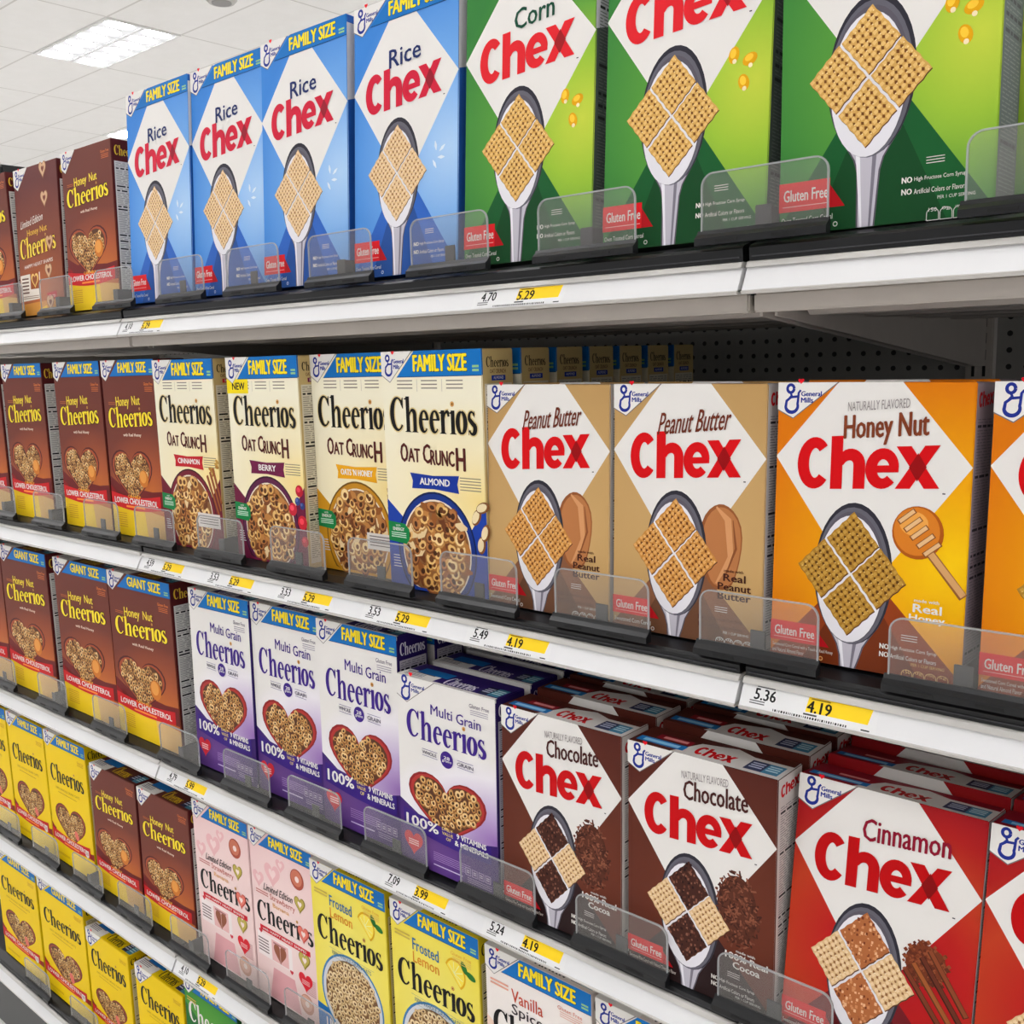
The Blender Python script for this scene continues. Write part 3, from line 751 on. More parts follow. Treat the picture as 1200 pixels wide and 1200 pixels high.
        for i, (u, v, a) in enumerate(((.91, .66, 60), (.95, .77, 80), (.97, .62, 20), (.99, .72, 70))):
            p.ell(u, v, .065, .038, (130, 82, 44), 12 + i * .4, 16, a); p.ell(u - .01, v, .05, .028, (240, 222, 180), 12.2 + i * .4, 16, a)
    parts.append(p.build('ingredient_picture'))
    p = N(); p.poly([(0, .715), (.18, .722), (.225, .745), (.225, .785), (.19, .808), (0, .80)], (28, 132, 74), 24)
    p.text('with', .08, .726, .05, .009, WHITE, 25); p.text('ENERGY', .05, .74, .12, .014, WHITE, 25, .04); p.lines(.03, .762, .16, .026, 3, (210, 240, 220), 25, .4)
    parts.append(p.build('claim_flag'))
    p = N(); emblem(p, .325, .125, 24); parts.append(p.build('maker_emblem'))
    p = N(); banner(p, 'FAMILY SIZE', 20, .10, .33); parts.append(p.build('size_banner'))
    p = Print(W, H, D, 'side')
    S, tot, d, op = word_serif(); p.glyph_path(S, .14, .03, .70, .042, tot, (60, 48, 34), 4)
    p.text('OAT CRUNCH', .25, .08, .5, .016, (112, 74, 48), 4, .02); p.rect(.30, .104, .74, .124, rib, 4); p.text(word, .36, .108, .32, .011, WHITE, 5)
    p.rect(.0, 0, .03, .10, BANNER, 3); nutrition(p, 2, (214, 206, 186), (48, 44, 40), 7, .135, .975); parts.append(p.build('side_panel'))
    p = Print(W, H, D, 'top'); p.rect(0, 0, 1, 1, (196, 180, 140), 1); ring_top(p, None, BLACK); parts.append(p.build('top_flap'))
    return (W, H, D, parts)
def multigrain(size):
    W, H, D = (.184, .330, .062) if size == 'family' else (.190, .280, .060)
    k = size == 'family'; N = lambda: Print(W, H, D); parts = []
    PUR = (66, 38, 132)
    wash = ink_grad('wash_multi_' + size, [(0, (150, 110, 180)), (.35, (196, 176, 214)), (.75, (238, 234, 240)), (1, WHITE)], (W * .5, H * .28), (W * 1.15, H * .42))
    parts.append(carton(W, H, D, wash, (44, 28, 92), (52, 34, 104)))
    d = 0 if k else -.05; g = 0 if k else .016
    p = N(); p.rect(.004, .003, .996, .997, wash, 1)
    low = ink_grad('wash_multilow_' + size, [(0, (112, 76, 142)), (.6, (74, 42, 120)), (1, (50, 28, 98))], (-W * .2, H * .12), (W * .9, H * .30))
    p.poly([(0, .66), (.2, .72), (.8, .76), (1, .73), (1, 1), (0, 1)], low, 2)
    p.lines(.35, .89, .38, .05, 5, (170, 140, 196), 3, .3); p.lines(.35, .955, .3, .012, 1, (206, 190, 226), 3, .5)
    parts.append(p.build('front_artwork'))
    p = N()
    p.text('Multi', .36, .165 + d, .22, .052, PUR, 30, .012, -.02); p.text('Grain', .62, .172 + d, .24, .052, PUR, 30, .012, -.02)
    serif_logo(p, .10, .225 + d - g * .7, .80, .14 if k else .15, PUR, 30, .0, .03); d += g
    p.text('WHOLE', .26, .40 + d, .15, .018, (70, 60, 90), 30, .02); p.text('GRAIN', .62, .405 + d, .16, .018, (70, 60, 90), 30, .02)
    p.line([(.26, .392 + d), (.42, .393 + d)], .0006, PUR, 30); p.line([(.26, .425 + d), (.42, .427 + d)], .0006, PUR, 30); p.line([(.62, .395 + d), (.78, .396 + d)], .0006, PUR, 30); p.line([(.62, .43 + d), (.78, .432 + d)], .0006, PUR, 30)
    p.ell(.515, .412 + d, .065, .065, PUR, 30, 22); p.text('28', .485, .395 + d, .06, .017, WHITE, 31, .03); p.text('grams', .468, .416 + d, .095, .013, WHITE, 31, .02)
    parts.append(p.build('name_lettering'))
    p = N(); heart_bowl(p, .50, .655, .80, .39 if k else .41, (140, 34, 40), (176, 58, 54), 6, 31, .0066, bg=(92, 58, 40)); parts.append(p.build('cereal_picture'))
    p = N(); L = 27
    a, b = [], []
    for i in range(13):
        t = i / 12; bow = .02 * math.sin(math.pi * t); a.append((.04 + .90 * t, .705 + .04 * t + bow)); b.append((.04 + .90 * t, .80 + .035 * t + bow * .8))
    p.poly(a + b[::-1], (60, 34, 126), L)
    p.text('100%', .07, .735, .34, .055, WHITE, L + 1, .05)
    for i, t in enumerate(('DAILY', 'VALUE', 'OF')): p.text(t, .45 + (.04 if i == 2 else 0), .738 + i * .024, .11 if i < 2 else .05, .016, (226, 200, 120), L + 1, .03)
    p.text('9 VITAMINS', .60, .745, .29, .027, WHITE, L + 1, .05); p.text('& MINERALS', .58, .783, .33, .027, WHITE, L + 1, .05)
    parts.append(p.build('claim_ribbon'))
    p = N(); x, z = p.q(.14, .89); p.polym(heart_pts(x, z, .038, .040), (214, 50, 66), 20); p.lines(.085, .87, .11, .035, 3, (250, 210, 210), 21, .5)
    p.text('Gluten Free', .75, .12 if k else .055, .19, .02, (96, 84, 110), 20); p.lines(.76, .15 if k else .085, .17, .03, 3, (150, 140, 160), 20, .3)
    for i in range(4):
        p.rect(.68 + i * .065, .90, .735 + i * .065, .94, (168, 148, 190), 20); p.rect(.686 + i * .065, .904, .729 + i * .065, .936, (96, 62, 130), 20.4); p.lines(.692 + i * .065, .912, .03, .02, 2, (200, 186, 214), 20.8, .5)
    p.lines(.70, .95, .24, .03, 3, (170, 150, 190), 20, .35)
    parts.append(p.build('claims_print'))
    p = N(); emblem(p, .33 if k else .40, .115 if k else .135, 24); parts.append(p.build('maker_emblem'))
    if k: p = N(); banner(p, 'FAMILY SIZE', 20, .09, .33); parts.append(p.build('size_banner'))
    p = Print(W, H, D, 'side'); ring_side(p, (226, 222, 236), (190, 186, 196), (36, 30, 50), .115); p.rect(.0, .02, .0 + .02, .98, (70, 50, 120), 1); parts.append(p.build('side_panel'))
    p = Print(W, H, D, 'top'); ring_top(p, None, (226, 222, 236), True); parts.append(p.build('top_flap'))
    return (W, H, D, parts)
def strawberry():
    W, H, D = .178, .318, .062
    N = lambda: Print(W, H, D); parts = []
    wash = ink_grad('wash_pink', [(0, (248, 226, 222)), (.6, (242, 212, 210)), (1, (230, 186, 190))], (0, H * .42), (W * 1.2, H * .75))
    parts.append(carton(W, H, D, wash, (222, 192, 192), (226, 200, 200)))
    PB_ = ((172, 84, 66), (204, 122, 98), (246, 222, 216)); GR = ((150, 132, 46), (196, 178, 92), (246, 226, 220)); RD = ((196, 78, 70), (230, 130, 116), (250, 226, 220))
    p = N(); p.rect(.004, .003, .996, .997, wash, 1)
    for u, v, r in ((.36, .24, .025), (.12, .30, .018), (.50, .16, .014)):
        x, z = p.q(u, v); p.polym(heart_pts(x, z, r * 1.8, r * 2), (236, 188, 190), 1.6); p.polym(heart_pts(x, z + r * .1, r * .8, r * .9), (246, 216, 214), 2)
    p.rect(.04, .62, .60, .76, (248, 236, 234), 2); p.lines(.05, .655, .17, .09, 5, (130, 110, 112), 3, .45)
    p.rect(.27, .63, .54, .755, (236, 190, 188), 3); x, z = p.q(.405, .70); p.polym(heart_pts(x, z, .036, .042), (150, 92, 70), 3.4); p.rect(.402, .66, .408, .75, (236, 190, 188), 3.8)
    p.lines(.3, .64, .2, .02, 1, (170, 120, 120), 3.6, .5)
    x, z = p.q(.1, .615); p.polym(heart_pts(x, z, .010, .010, 16), (200, 40, 60), 3); x, z = p.q(.58, .765); p.polym(heart_pts(x, z, .010, .010, 16), (200, 40, 60), 3)
    p.poly([(.28, .80), (.62, .80), (.70, .99), (.20, .99)], (226, 170, 174), 1.5)
    p.lines(.80, .74, .15, .10, 9, (190, 130, 136), 3, .4)
    parts.append(p.build('front_artwork'))
    p = N(); L = 30
    p.text('Limited Edition', .20, .305, .46, .042, (60, 44, 48), L, .012, .02, .3)
    p.text('Strawberry', .30, .352, .40, .045, (206, 130, 120), L + 1, .01, .0); p.text('Banana', .34, .402, .26, .024, (232, 176, 110), L + 1, .02)
    p.lines(.07, .36, .2, .028, 2, (206, 140, 136), L, .5)
    serif_logo(p, .07, .42, .88, .125, BLACK, L, .02, .04, None, True, ((196, 78, 70), (228, 128, 112), (250, 226, 220)))
    p.poly([(.10, .572), (.90, .572), (.90, .603), (.10, .603)], (204, 32, 52), L); p.text('with HAPPY HEART SHAPES', .14, .58, .70, .015, WHITE, L + 2, .03)
    parts.append(p.build('name_lettering'))
    p = N(); x, z = p.q(.76, .185); ring(p, (x, z), .0185, 20, PB_, 26, .3)
    heart_ring(p, p.q(.78, .33), .0175, 20, *GR); heart_ring(p, p.q(.80, .65), .0185, 20, *GR)
    x, z = p.q(.80, .775); p.polym(heart_pts(x, z, .038, .040), (218, 40, 56), 20); p.lines(.74, .76, .12, .03, 3, (250, 210, 210), 21, .4)
    x, z = p.q(.80, .90); ring(p, (x, z), .0185, 20, ((206, 150, 130), (226, 178, 158), (246, 226, 220)), 26, .3)
    parts.append(p.build('cereal_picture'))
    p = N(); emblem(p, .30, .11, 24); parts.append(p.build('maker_emblem'))
    p = N(); banner(p, 'FAMILY SIZE', 20, .085, .33); parts.append(p.build('size_banner'))
    p = Print(W, H, D, 'side'); ring_side(p, BLACK, (214, 204, 204)); parts.append(p.build('side_panel'))
    p = Print(W, H, D, 'top'); ring_top(p, None, BLACK); parts.append(p.build('top_flap'))
    return (W, H, D, parts)
def dessert(key):
    """lemon, vanilla and green boxes share one layout"""
    W, H, D = .184, .313, .062
    N = lambda: Print(W, H, D); parts = []
    c0, c1, side, w1, w2, k1, k2 = {'lemon': ((248, 236, 130), (240, 220, 70), (206, 186, 40), 'Frosted', 'Lemon', (50, 110, 160), (226, 150, 50)),
        'vanilla': ((250, 246, 242), (238, 228, 222), (216, 206, 200), 'Vanilla', 'Spice', (200, 84, 60), (60, 50, 54)),
        'apple': ((110, 176, 60), (44, 136, 60), (40, 96, 48), 'Apple', 'Cinnamon', (240, 246, 230), (240, 246, 230))}[key]
    wash = ink_grad('wash_' + key + '_ring', [(0, c0), (1, c1)], (0, H * .5), (W * .9, H * .6))
    parts.append(carton(W, H, D, wash, side, tuple(min(255, c + 8) for c in side)))
    p = N(); p.rect(.004, .003, .996, .997, wash, 1)
    if key == 'lemon': p.poly([(0, .82), (.5, .85), (1, .82), (1, 1), (0, 1)], (30, 116, 186), 2)
    if key == 'vanilla': p.poly([(0, .34), (.3, .45), (.2, .8), (0, .9)], (242, 214, 196), 2)
    if key == 'apple': p.poly([(0, .2), (1, .5), (1, 1), (0, 1)], (36, 112, 52), 2)
    parts.append(p.build('front_artwork'))
    p = N(); L = 30; bl = BLACK if key != 'apple' else WHITE
    lv = .285 if key != 'apple' else .17
    if key != 'apple': p.text(w1, .26, .155, .30, .06, k1, L, .015, -.02); p.text(w2, .26, .225, .30, .055 if w2 != 'Spice' else .065, k2, L, .015, -.02)
    serif_logo(p, .07, lv, .86, .145, bl, L, .0, .03)
    if key != 'apple': p.text('100% WHOLE GRAIN OATS', .26, .465, .52, .022, (80, 120, 140) if key != 'apple' else WHITE, L, .01, -.01)
    p.line([(.22, .455), (.82, .46)], .0006, (150, 170, 150), L); p.line([(.26, .5), (.74, .503)], .0006, (150, 170, 150), L)
    p.lines(.05, .15, .18, .035, 2, (206, 180, 90) if key != 'vanilla' else (230, 170, 150), L, .5)
    if key != 'apple': p.text('Gluten Free', .70, .12, .22, .018, (226, 170, 70) if key != 'vanilla' else (210, 120, 96), L, .0); p.lines(.72, .145, .2, .03, 3, (226, 190, 110) if key != 'vanilla' else (226, 170, 150), L, .3)
    parts.append(p.build('name_lettering'))
    p = N(); x, z = p.q(.5, .70); R = .42 * W
    C = lambda k: [(x + R * k * math.cos(2 * math.pi * i / 40), z + R * k * math.sin(2 * math.pi * i / 40)) for i in range(40)]
    p.polym(C(1), (70, 130, 180), 5); p.polym(C(.95), (214, 216, 220), 5.3); p.polym(C(.86), (120, 86, 56), 5.6)
    ring_fill(p, C(.84), .0072, 6, 41, [((196, 164, 118), (236, 214, 172), (116, 84, 54)), ((176, 142, 96), (222, 194, 148), (100, 70, 44))])
    parts.append(p.build('cereal_picture'))
    p = N()
    if key == 'lemon':
        p.text('LIMITED EDITION', .12, .885, .76, .05, WHITE, 20, .04)
        x, z = p.q(.74, .23); pts = arc(x, z, .021, .024, 155, -60, 18); p.polym(pts, (226, 176, 20), 20)
        p.polym([(x + (a - x) * .86, z + (b - z) * .86) for a, b in pts], (250, 228, 90), 20.4)
        for a in (140, 100, 60, 20, -20, -50): p.stroke([(x - .002, z), (x + .016 * math.cos(math.radians(a)), z + .018 * math.sin(math.radians(a)))], .0009, (240, 244, 190), 20.8)
        for du_, dv_, a in ((.84, .178, 120), (.91, .205, -20)): p.ell(du_, dv_, .055, .028, (46, 120, 52), 21, 14, a)
    elif key == 'vanilla':
        for a in range(5):
            t = math.radians(72 * a + 20); p.ell(.76 + .07 * math.cos(t), .30 - .04 * math.sin(t), .075, .038, (214, 214, 178), 20 + a * .2, 14, 72 * a + 20); p.ell(.76 + .07 * math.cos(t), .298 - .04 * math.sin(t), .06, .026, (240, 238, 216), 20.1 + a * .2, 14, 72 * a + 20)
        p.ell(.76, .30, .03, .03, (222, 190, 90), 22, 12)
        p.line([(.60, .26), (.68, .22), (.66, .30)], [.001, .006, .001], (110, 130, 80), 19)
    else:
        p.ell(.80, .42, .09, .10, (190, 40, 40), 20, 20); p.ell(.77, .41, .03, .035, (226, 110, 90), 20.4, 14)
    parts.append(p.build('ingredient_picture'))
    p = N(); emblem(p, .33, .125, 24); parts.append(p.build('maker_emblem'))
    p = N(); banner(p, 'FAMILY SIZE', 20, .095, .33); parts.append(p.build('size_banner'))
    p = Print(W, H, D, 'side'); ring_side(p, BLACK, (206, 196, 150) if key == 'lemon' else (210, 206, 200)); parts.append(p.build('side_panel'))
    p = Print(W, H, D, 'top'); ring_top(p, None, BLACK); parts.append(p.build('top_flap'))
    return (W, H, D, parts)

TYPES = {}
def kind(key):
    if key not in TYPES:
        a, b = key.split('/')
        TYPES[key] = {'lattice': lattice_box, 'honeynut': honeynut, 'yellow': yellow, 'oat': oat, 'multi': multigrain, 'dessert': dessert}[a](b) if b else {'hearts': honeynut_hearts, 'pink': strawberry}[a]()
        TYPES[key] = TYPES[key][:3] + ([q for q in TYPES[key][3] if q],)
    return TYPES[key]

# ------------------------------------------------------------------ scene helpers
def tag(o, label=None, cat=None, group=None, kind_=None):
    if label: o['label'] = label
    if cat: o['category'] = cat
    if group: o['group'] = group
    if kind_: o['kind'] = kind_
    return o
def empty(name, loc, label, cat, group=None):
    o = bpy.data.objects.new(name, None); COL.objects.link(o); o.location = loc
    o.empty_display_size = .05
    return tag(o, label, cat, group)
def link(name, me, parent=None):
    o = bpy.data.objects.new(name, me); COL.objects.link(o); o.parent = parent
    return o
class MB:
    def __init__(s): s.bm = bmesh.new()
    def box(s, x0, x1, y0, y1, z0, z1, bev=0.0, mi=0, seg=2):
        r = bmesh.ops.create_cube(s.bm, size=1, matrix=Matrix.Translation(((x0 + x1) / 2, (y0 + y1) / 2, (z0 + z1) / 2)) @ Matrix.Diagonal((abs(x1 - x0), abs(y1 - y0), abs(z1 - z0), 1)))
        fs = set(f for v in r['verts'] for f in v.link_faces)
        for f in fs: f.material_index = mi
        if bev:
            es = list(set(e for v in r['verts'] for e in v.link_edges))
            b = bmesh.ops.bevel(s.bm, geom=es, offset=bev, segments=seg, affect='EDGES')
            for f in b['faces']: f.material_index = mi
        return s
    def prism(s, prof, x0, x1, mi=0):
        """profile of (y,z) points swept from x0 to x1"""
        a = [s.bm.verts.new((x0, y, z)) for y, z in prof]; b = [s.bm.verts.new((x1, y, z)) for y, z in prof]
        n = len(prof); fs = [s.bm.faces.new(a), s.bm.faces.new(b[::-1])]
        for i in range(n): fs.append(s.bm.faces.new((a[i], b[i], b[(i + 1) % n], a[(i + 1) % n])))
        for f in fs: f.material_index = mi
        return s
    def plate(s, pts, y0, y1, mi=0):
        """outline of (x,z) points given thickness along y"""
        a = [s.bm.verts.new((x, y0, z)) for x, z in pts]; b = [s.bm.verts.new((x, y1, z)) for x, z in pts]
        n = len(pts); fs = [s.bm.faces.new(a), s.bm.faces.new(b[::-1])]
        for i in range(n): fs.append(s.bm.faces.new((a[i], b[i], b[(i + 1) % n], a[(i + 1) % n])))
        for f in fs: f.material_index = mi
        return s
    def mesh(s, name, *ms):
        bmesh.ops.recalc_face_normals(s.bm, faces=s.bm.faces[:])
        me = bpy.data.meshes.new(name); s.bm.to_mesh(me); s.bm.free()
        for m_ in ms: me.materials.append(m_)
        return me
    def build(s, name, m_, parent=None):
        ms = m_ if isinstance(m_, (list, tuple)) else [m_]
        return link(name, s.mesh(name, *ms), parent)

STEEL = mat('painted_steel', (196, 188, 180), .45, 0, .4, .06, 30)
CHANNEL = mat('white_channel', (226, 226, 227), .4, 0, .3)
CHANNEL_EDGE = mat('grey_channel_edge', (198, 195, 190), .35)
PLASTIC = mat('black_plastic', (20, 21, 23), .35, 0, .35)
DARK = mat('dark_plastic', (52, 52, 56), .4)
PAPER = mat('label_paper', (229, 229, 229), .55, 0, .2)
def clear_plastic():
    m = bpy.data.materials.new('clear_plastic'); m.use_nodes = True
    nt = m.node_tree; nt.nodes.clear()
    t = nt.nodes.new('ShaderNodeBsdfTransparent'); t.inputs[0].default_value = (.93, .93, .925, 1)
    g = nt.nodes.new('ShaderNodeBsdfGlossy'); g.inputs['Roughness'].default_value = .06; g.inputs[0].default_value = (1, 1, 1, 1)
    d = nt.nodes.new('ShaderNodeBsdfDiffuse'); d.inputs[0].default_value = (.8, .78, .74, 1)
    fr = nt.nodes.new('ShaderNodeLayerWeight'); fr.inputs[0].default_value = .16
    tc = nt.nodes.new('ShaderNodeTexCoord'); n = nt.nodes.new('ShaderNodeTexNoise'); n.inputs['Scale'].default_value = 18
    b = nt.nodes.new('ShaderNodeBump'); b.inputs['Strength'].default_value = .02
    m0 = nt.nodes.new('ShaderNodeMixShader'); m0.inputs[0].default_value = .07
    mx = nt.nodes.new('ShaderNodeMixShader'); o = nt.nodes.new('ShaderNodeOutputMaterial')
    L = nt.links.new
    L(tc.outputs['Object'], n.inputs['Vector']); L(n.outputs['Fac'], b.inputs['Height']); L(b.outputs[0], g.inputs['Normal']); L(b.outputs[0], fr.inputs['Normal'])
    L(t.outputs[0], m0.inputs[1]); L(d.outputs[0], m0.inputs[2])
    ge = nt.nodes.new('ShaderNodeNewGeometry'); iv = nt.nodes.new('ShaderNodeMath'); iv.operation = 'SUBTRACT'; iv.inputs[0].default_value = 1; L(ge.outputs['Backfacing'], iv.inputs[1])
    mu = nt.nodes.new('ShaderNodeMath'); mu.operation = 'MULTIPLY'; L(fr.outputs[0], mu.inputs[0]); L(iv.outputs[0], mu.inputs[1])
    L(mu.outputs[0], mx.inputs[0]); L(m0.outputs[0], mx.inputs[1]); L(g.outputs[0], mx.inputs[2]); L(mx.outputs[0], o.inputs[0])
    return m
CLEAR = clear_plastic()
RIM = mat('polished_plastic_edge', (188, 190, 192), .2, 0, .6)
RIM.node_tree.nodes['Principled BSDF'].inputs['Alpha'].default_value = .55

# ------------------------------------------------------------------ room
def plane(name, x0, x1, y0, y1, z, m_):
    me = bpy.data.meshes.new(name); me.from_pydata([(x0, y0, z), (x1, y0, z), (x1, y1, z), (x0, y1, z)], [], [(0, 1, 2, 3)]); me.materials.append(m_)
    return tag(link(name, me), kind_='structure')
CEIL = CAM_H + 2.561
TX, TY, GX, GY = -8.569, 4.032, 1.2192, .6096
def tile_material():
    m = bpy.data.materials.new('ceiling_tiles'); m.use_nodes = True
    nt = m.node_tree; b = nt.nodes['Principled BSDF']; b.inputs['Roughness'].default_value = .9
    tc = nt.nodes.new('ShaderNodeTexCoord'); sx = nt.nodes.new('ShaderNodeSeparateXYZ'); nt.links.new(tc.outputs['Object'], sx.inputs[0])
    def mth(op, a, v):
        n = nt.nodes.new('ShaderNodeMath'); n.operation = op
        nt.links.new(a, n.inputs[0])
        if hasattr(v, 'node'): nt.links.new(v, n.inputs[1])
        else: n.inputs[1].default_value = v
        return n.outputs[0]
    ds = []
    for out, o, g in ((sx.outputs[0], TX, GX), (sx.outputs[1], TY, GY)):
        a = mth('SUBTRACT', out, o); a = mth('DIVIDE', a, g); a = mth('FLOORED_MODULO', a, 1.0); a = mth('SUBTRACT', a, .5); a = mth('ABSOLUTE', a, 0)
        a = mth('SUBTRACT', a, .5); a = mth('ABSOLUTE', a, 0); ds.append(mth('MULTIPLY', a, g))
    mn = mth('MINIMUM', ds[0], ds[1]); f = mth('LESS_THAN', mn, .0085)
    n = nt.nodes.new('ShaderNodeTexNoise'); n.inputs['Scale'].default_value = 9; nt.links.new(tc.outputs['Object'], n.inputs['Vector'])
    c1 = nt.nodes.new('ShaderNodeMix'); c1.data_type = 'RGBA'; c1.inputs[6].default_value = rgb((244, 243, 240)); c1.inputs[7].default_value = rgb((250, 249, 247)); nt.links.new(n.outputs['Fac'], c1.inputs[0])
    c2 = nt.nodes.new('ShaderNodeMix'); c2.data_type = 'RGBA'; c2.inputs[7].default_value = rgb((220, 218, 214)); nt.links.new(c1.outputs[2], c2.inputs[6]); nt.links.new(f, c2.inputs[0])
    nt.links.new(c2.outputs[2], b.inputs['Base Color'])
    return m
def floor_material():
    m = bpy.data.materials.new('floor_tiles'); m.use_nodes = True
    nt = m.node_tree; b = nt.nodes['Principled BSDF']; b.inputs['Roughness'].default_value = .25
    br = nt.nodes.new('ShaderNodeTexBrick'); br.offset = 0
    br.inputs['Color1'].default_value = rgb((228, 226, 223)); br.inputs['Color2'].default_value = rgb((222, 220, 217)); br.inputs['Mortar'].default_value = rgb((190, 188, 185))
    br.inputs['Scale'].default_value = 1; br.inputs['Mortar Size'].default_value = .002; br.inputs['Brick Width'].default_value = .305; br.inputs['Row Height'].default_value = .305
    tc = nt.nodes.new('ShaderNodeTexCoord'); nt.links.new(tc.outputs['Object'], br.inputs['Vector']); nt.links.new(br.outputs[0], b.inputs['Base Color'])
    return m
plane('floor', -19, 6, -7, 16, 0, floor_material())
plane('ceiling', -19, 6, -7, 16, CEIL, tile_material())

FRAME = mat('white_light_frame', (236, 236, 234), .4)
def lamp_mat():
    m = bpy.data.materials.new('lamp_lens'); m.use_nodes = True
    nt = m.node_tree; nt.nodes.clear()
    e = nt.nodes.new('ShaderNodeEmission'); e.inputs[0].default_value = (1, .99, 1, 1)
    tc = nt.nodes.new('ShaderNodeTexCoord'); sx = nt.nodes.new('ShaderNodeSeparateXYZ'); nt.links.new(tc.outputs['Object'], sx.inputs[0])
    def mth(op, a, v):
        n = nt.nodes.new('ShaderNodeMath'); n.operation = op; nt.links.new(a, n.inputs[0])
        if hasattr(v, 'node'): nt.links.new(v, n.inputs[1])
        else: n.inputs[1].default_value = v
        return n.outputs[0]
    sq = []
    for o_, g in ((sx.outputs[0], GX / 6), (sx.outputs[1], GY / 2)):
        a = mth('FLOORED_MODULO', mth('DIVIDE', o_, g), 1.0); a = mth('SUBTRACT', a, .5); sq.append(mth('MULTIPLY', a, a))
    f = mth('LESS_THAN', mth('ADD', sq[0], sq[1]), .15)
    nt.links.new(mth('ADD', mth('MULTIPLY', f, LAMP * 2), .93), e.inputs[1])
    o = nt.nodes.new('ShaderNodeOutputMaterial'); nt.links.new(e.outputs[0], o.inputs[0])
    return m
LENS = lamp_mat()
LOUVRE = mat('lamp_louvre', (246, 246, 248), .3)
def lamp_meshes():
    w, d = GX, GY
    f = MB()
    for a in ((0, .02, 0, d), (w - .02, w, 0, d), (.02, w - .02, 0, .02), (.02, w - .02, d - .02, d)): f.box(*a, -.012, 0)
    fm = f.mesh('frame', FRAME)
    l = MB(); l.box(.02, w - .02, .02, d - .02, -.004, -.001); lm = l.mesh('diffuser', LENS)
    g = MB()
    for i in range(1, 6): g.box(w * i / 6 - .003, w * i / 6 + .003, .02, d - .02, -.008, -.004)
    g.box(.02, w - .02, d / 2 - .012, d / 2 + .012, -.011, -.004)
    gm = g.mesh('louvre', LOUVRE)
    return fm, lm, gm
FM, LM, GM = lamp_meshes()
for i in range(-3, 6):
    for j in range(-5, 4):
        x, y = TX + 2 * GX * i, TY + 3 * GY * j
        if x > 4.5 or y < -6 or (i + j) % 2 or (i, j) == (-2, 2): continue
        lab = 'flush white louvred ceiling light over the next aisles of the store'
        if (i, j) == (0, 0): lab = 'bright rectangular louvred light in the tiled ceiling, whole in view above the brown boxes'
        if (i, j) == (-1, 1): lab = 'far ceiling light just showing above the brown boxes beside the blue box'
        t = empty('ceiling_light', (x, y, CEIL), lab, 'ceiling light', 'louvred ceiling lights')
        link('frame', FM, t); link('diffuser', LM, t); link('louvre', GM, t)

t = empty('ceiling_speaker', (-6.47, 4.43, CEIL), 'small round grey fitting in the ceiling at the top edge', 'ceiling fitting')
b = MB(); bmesh.ops.create_cone(b.bm, cap_ends=True, segments=32, radius1=.09, radius2=.11, depth=.02, matrix=Matrix.Translation((0, 0, -.0105))); b.build('rim', mat('grey_fitting', (196, 194, 190), .5), t)
b = MB(); bmesh.ops.create_cone(b.bm, cap_ends=True, segments=32, radius1=.07, radius2=.07, depth=.004, matrix=Matrix.Translation((0, 0, -.0226))); b.build('grille', mat('grey_grille', (150, 148, 146), .6), t)

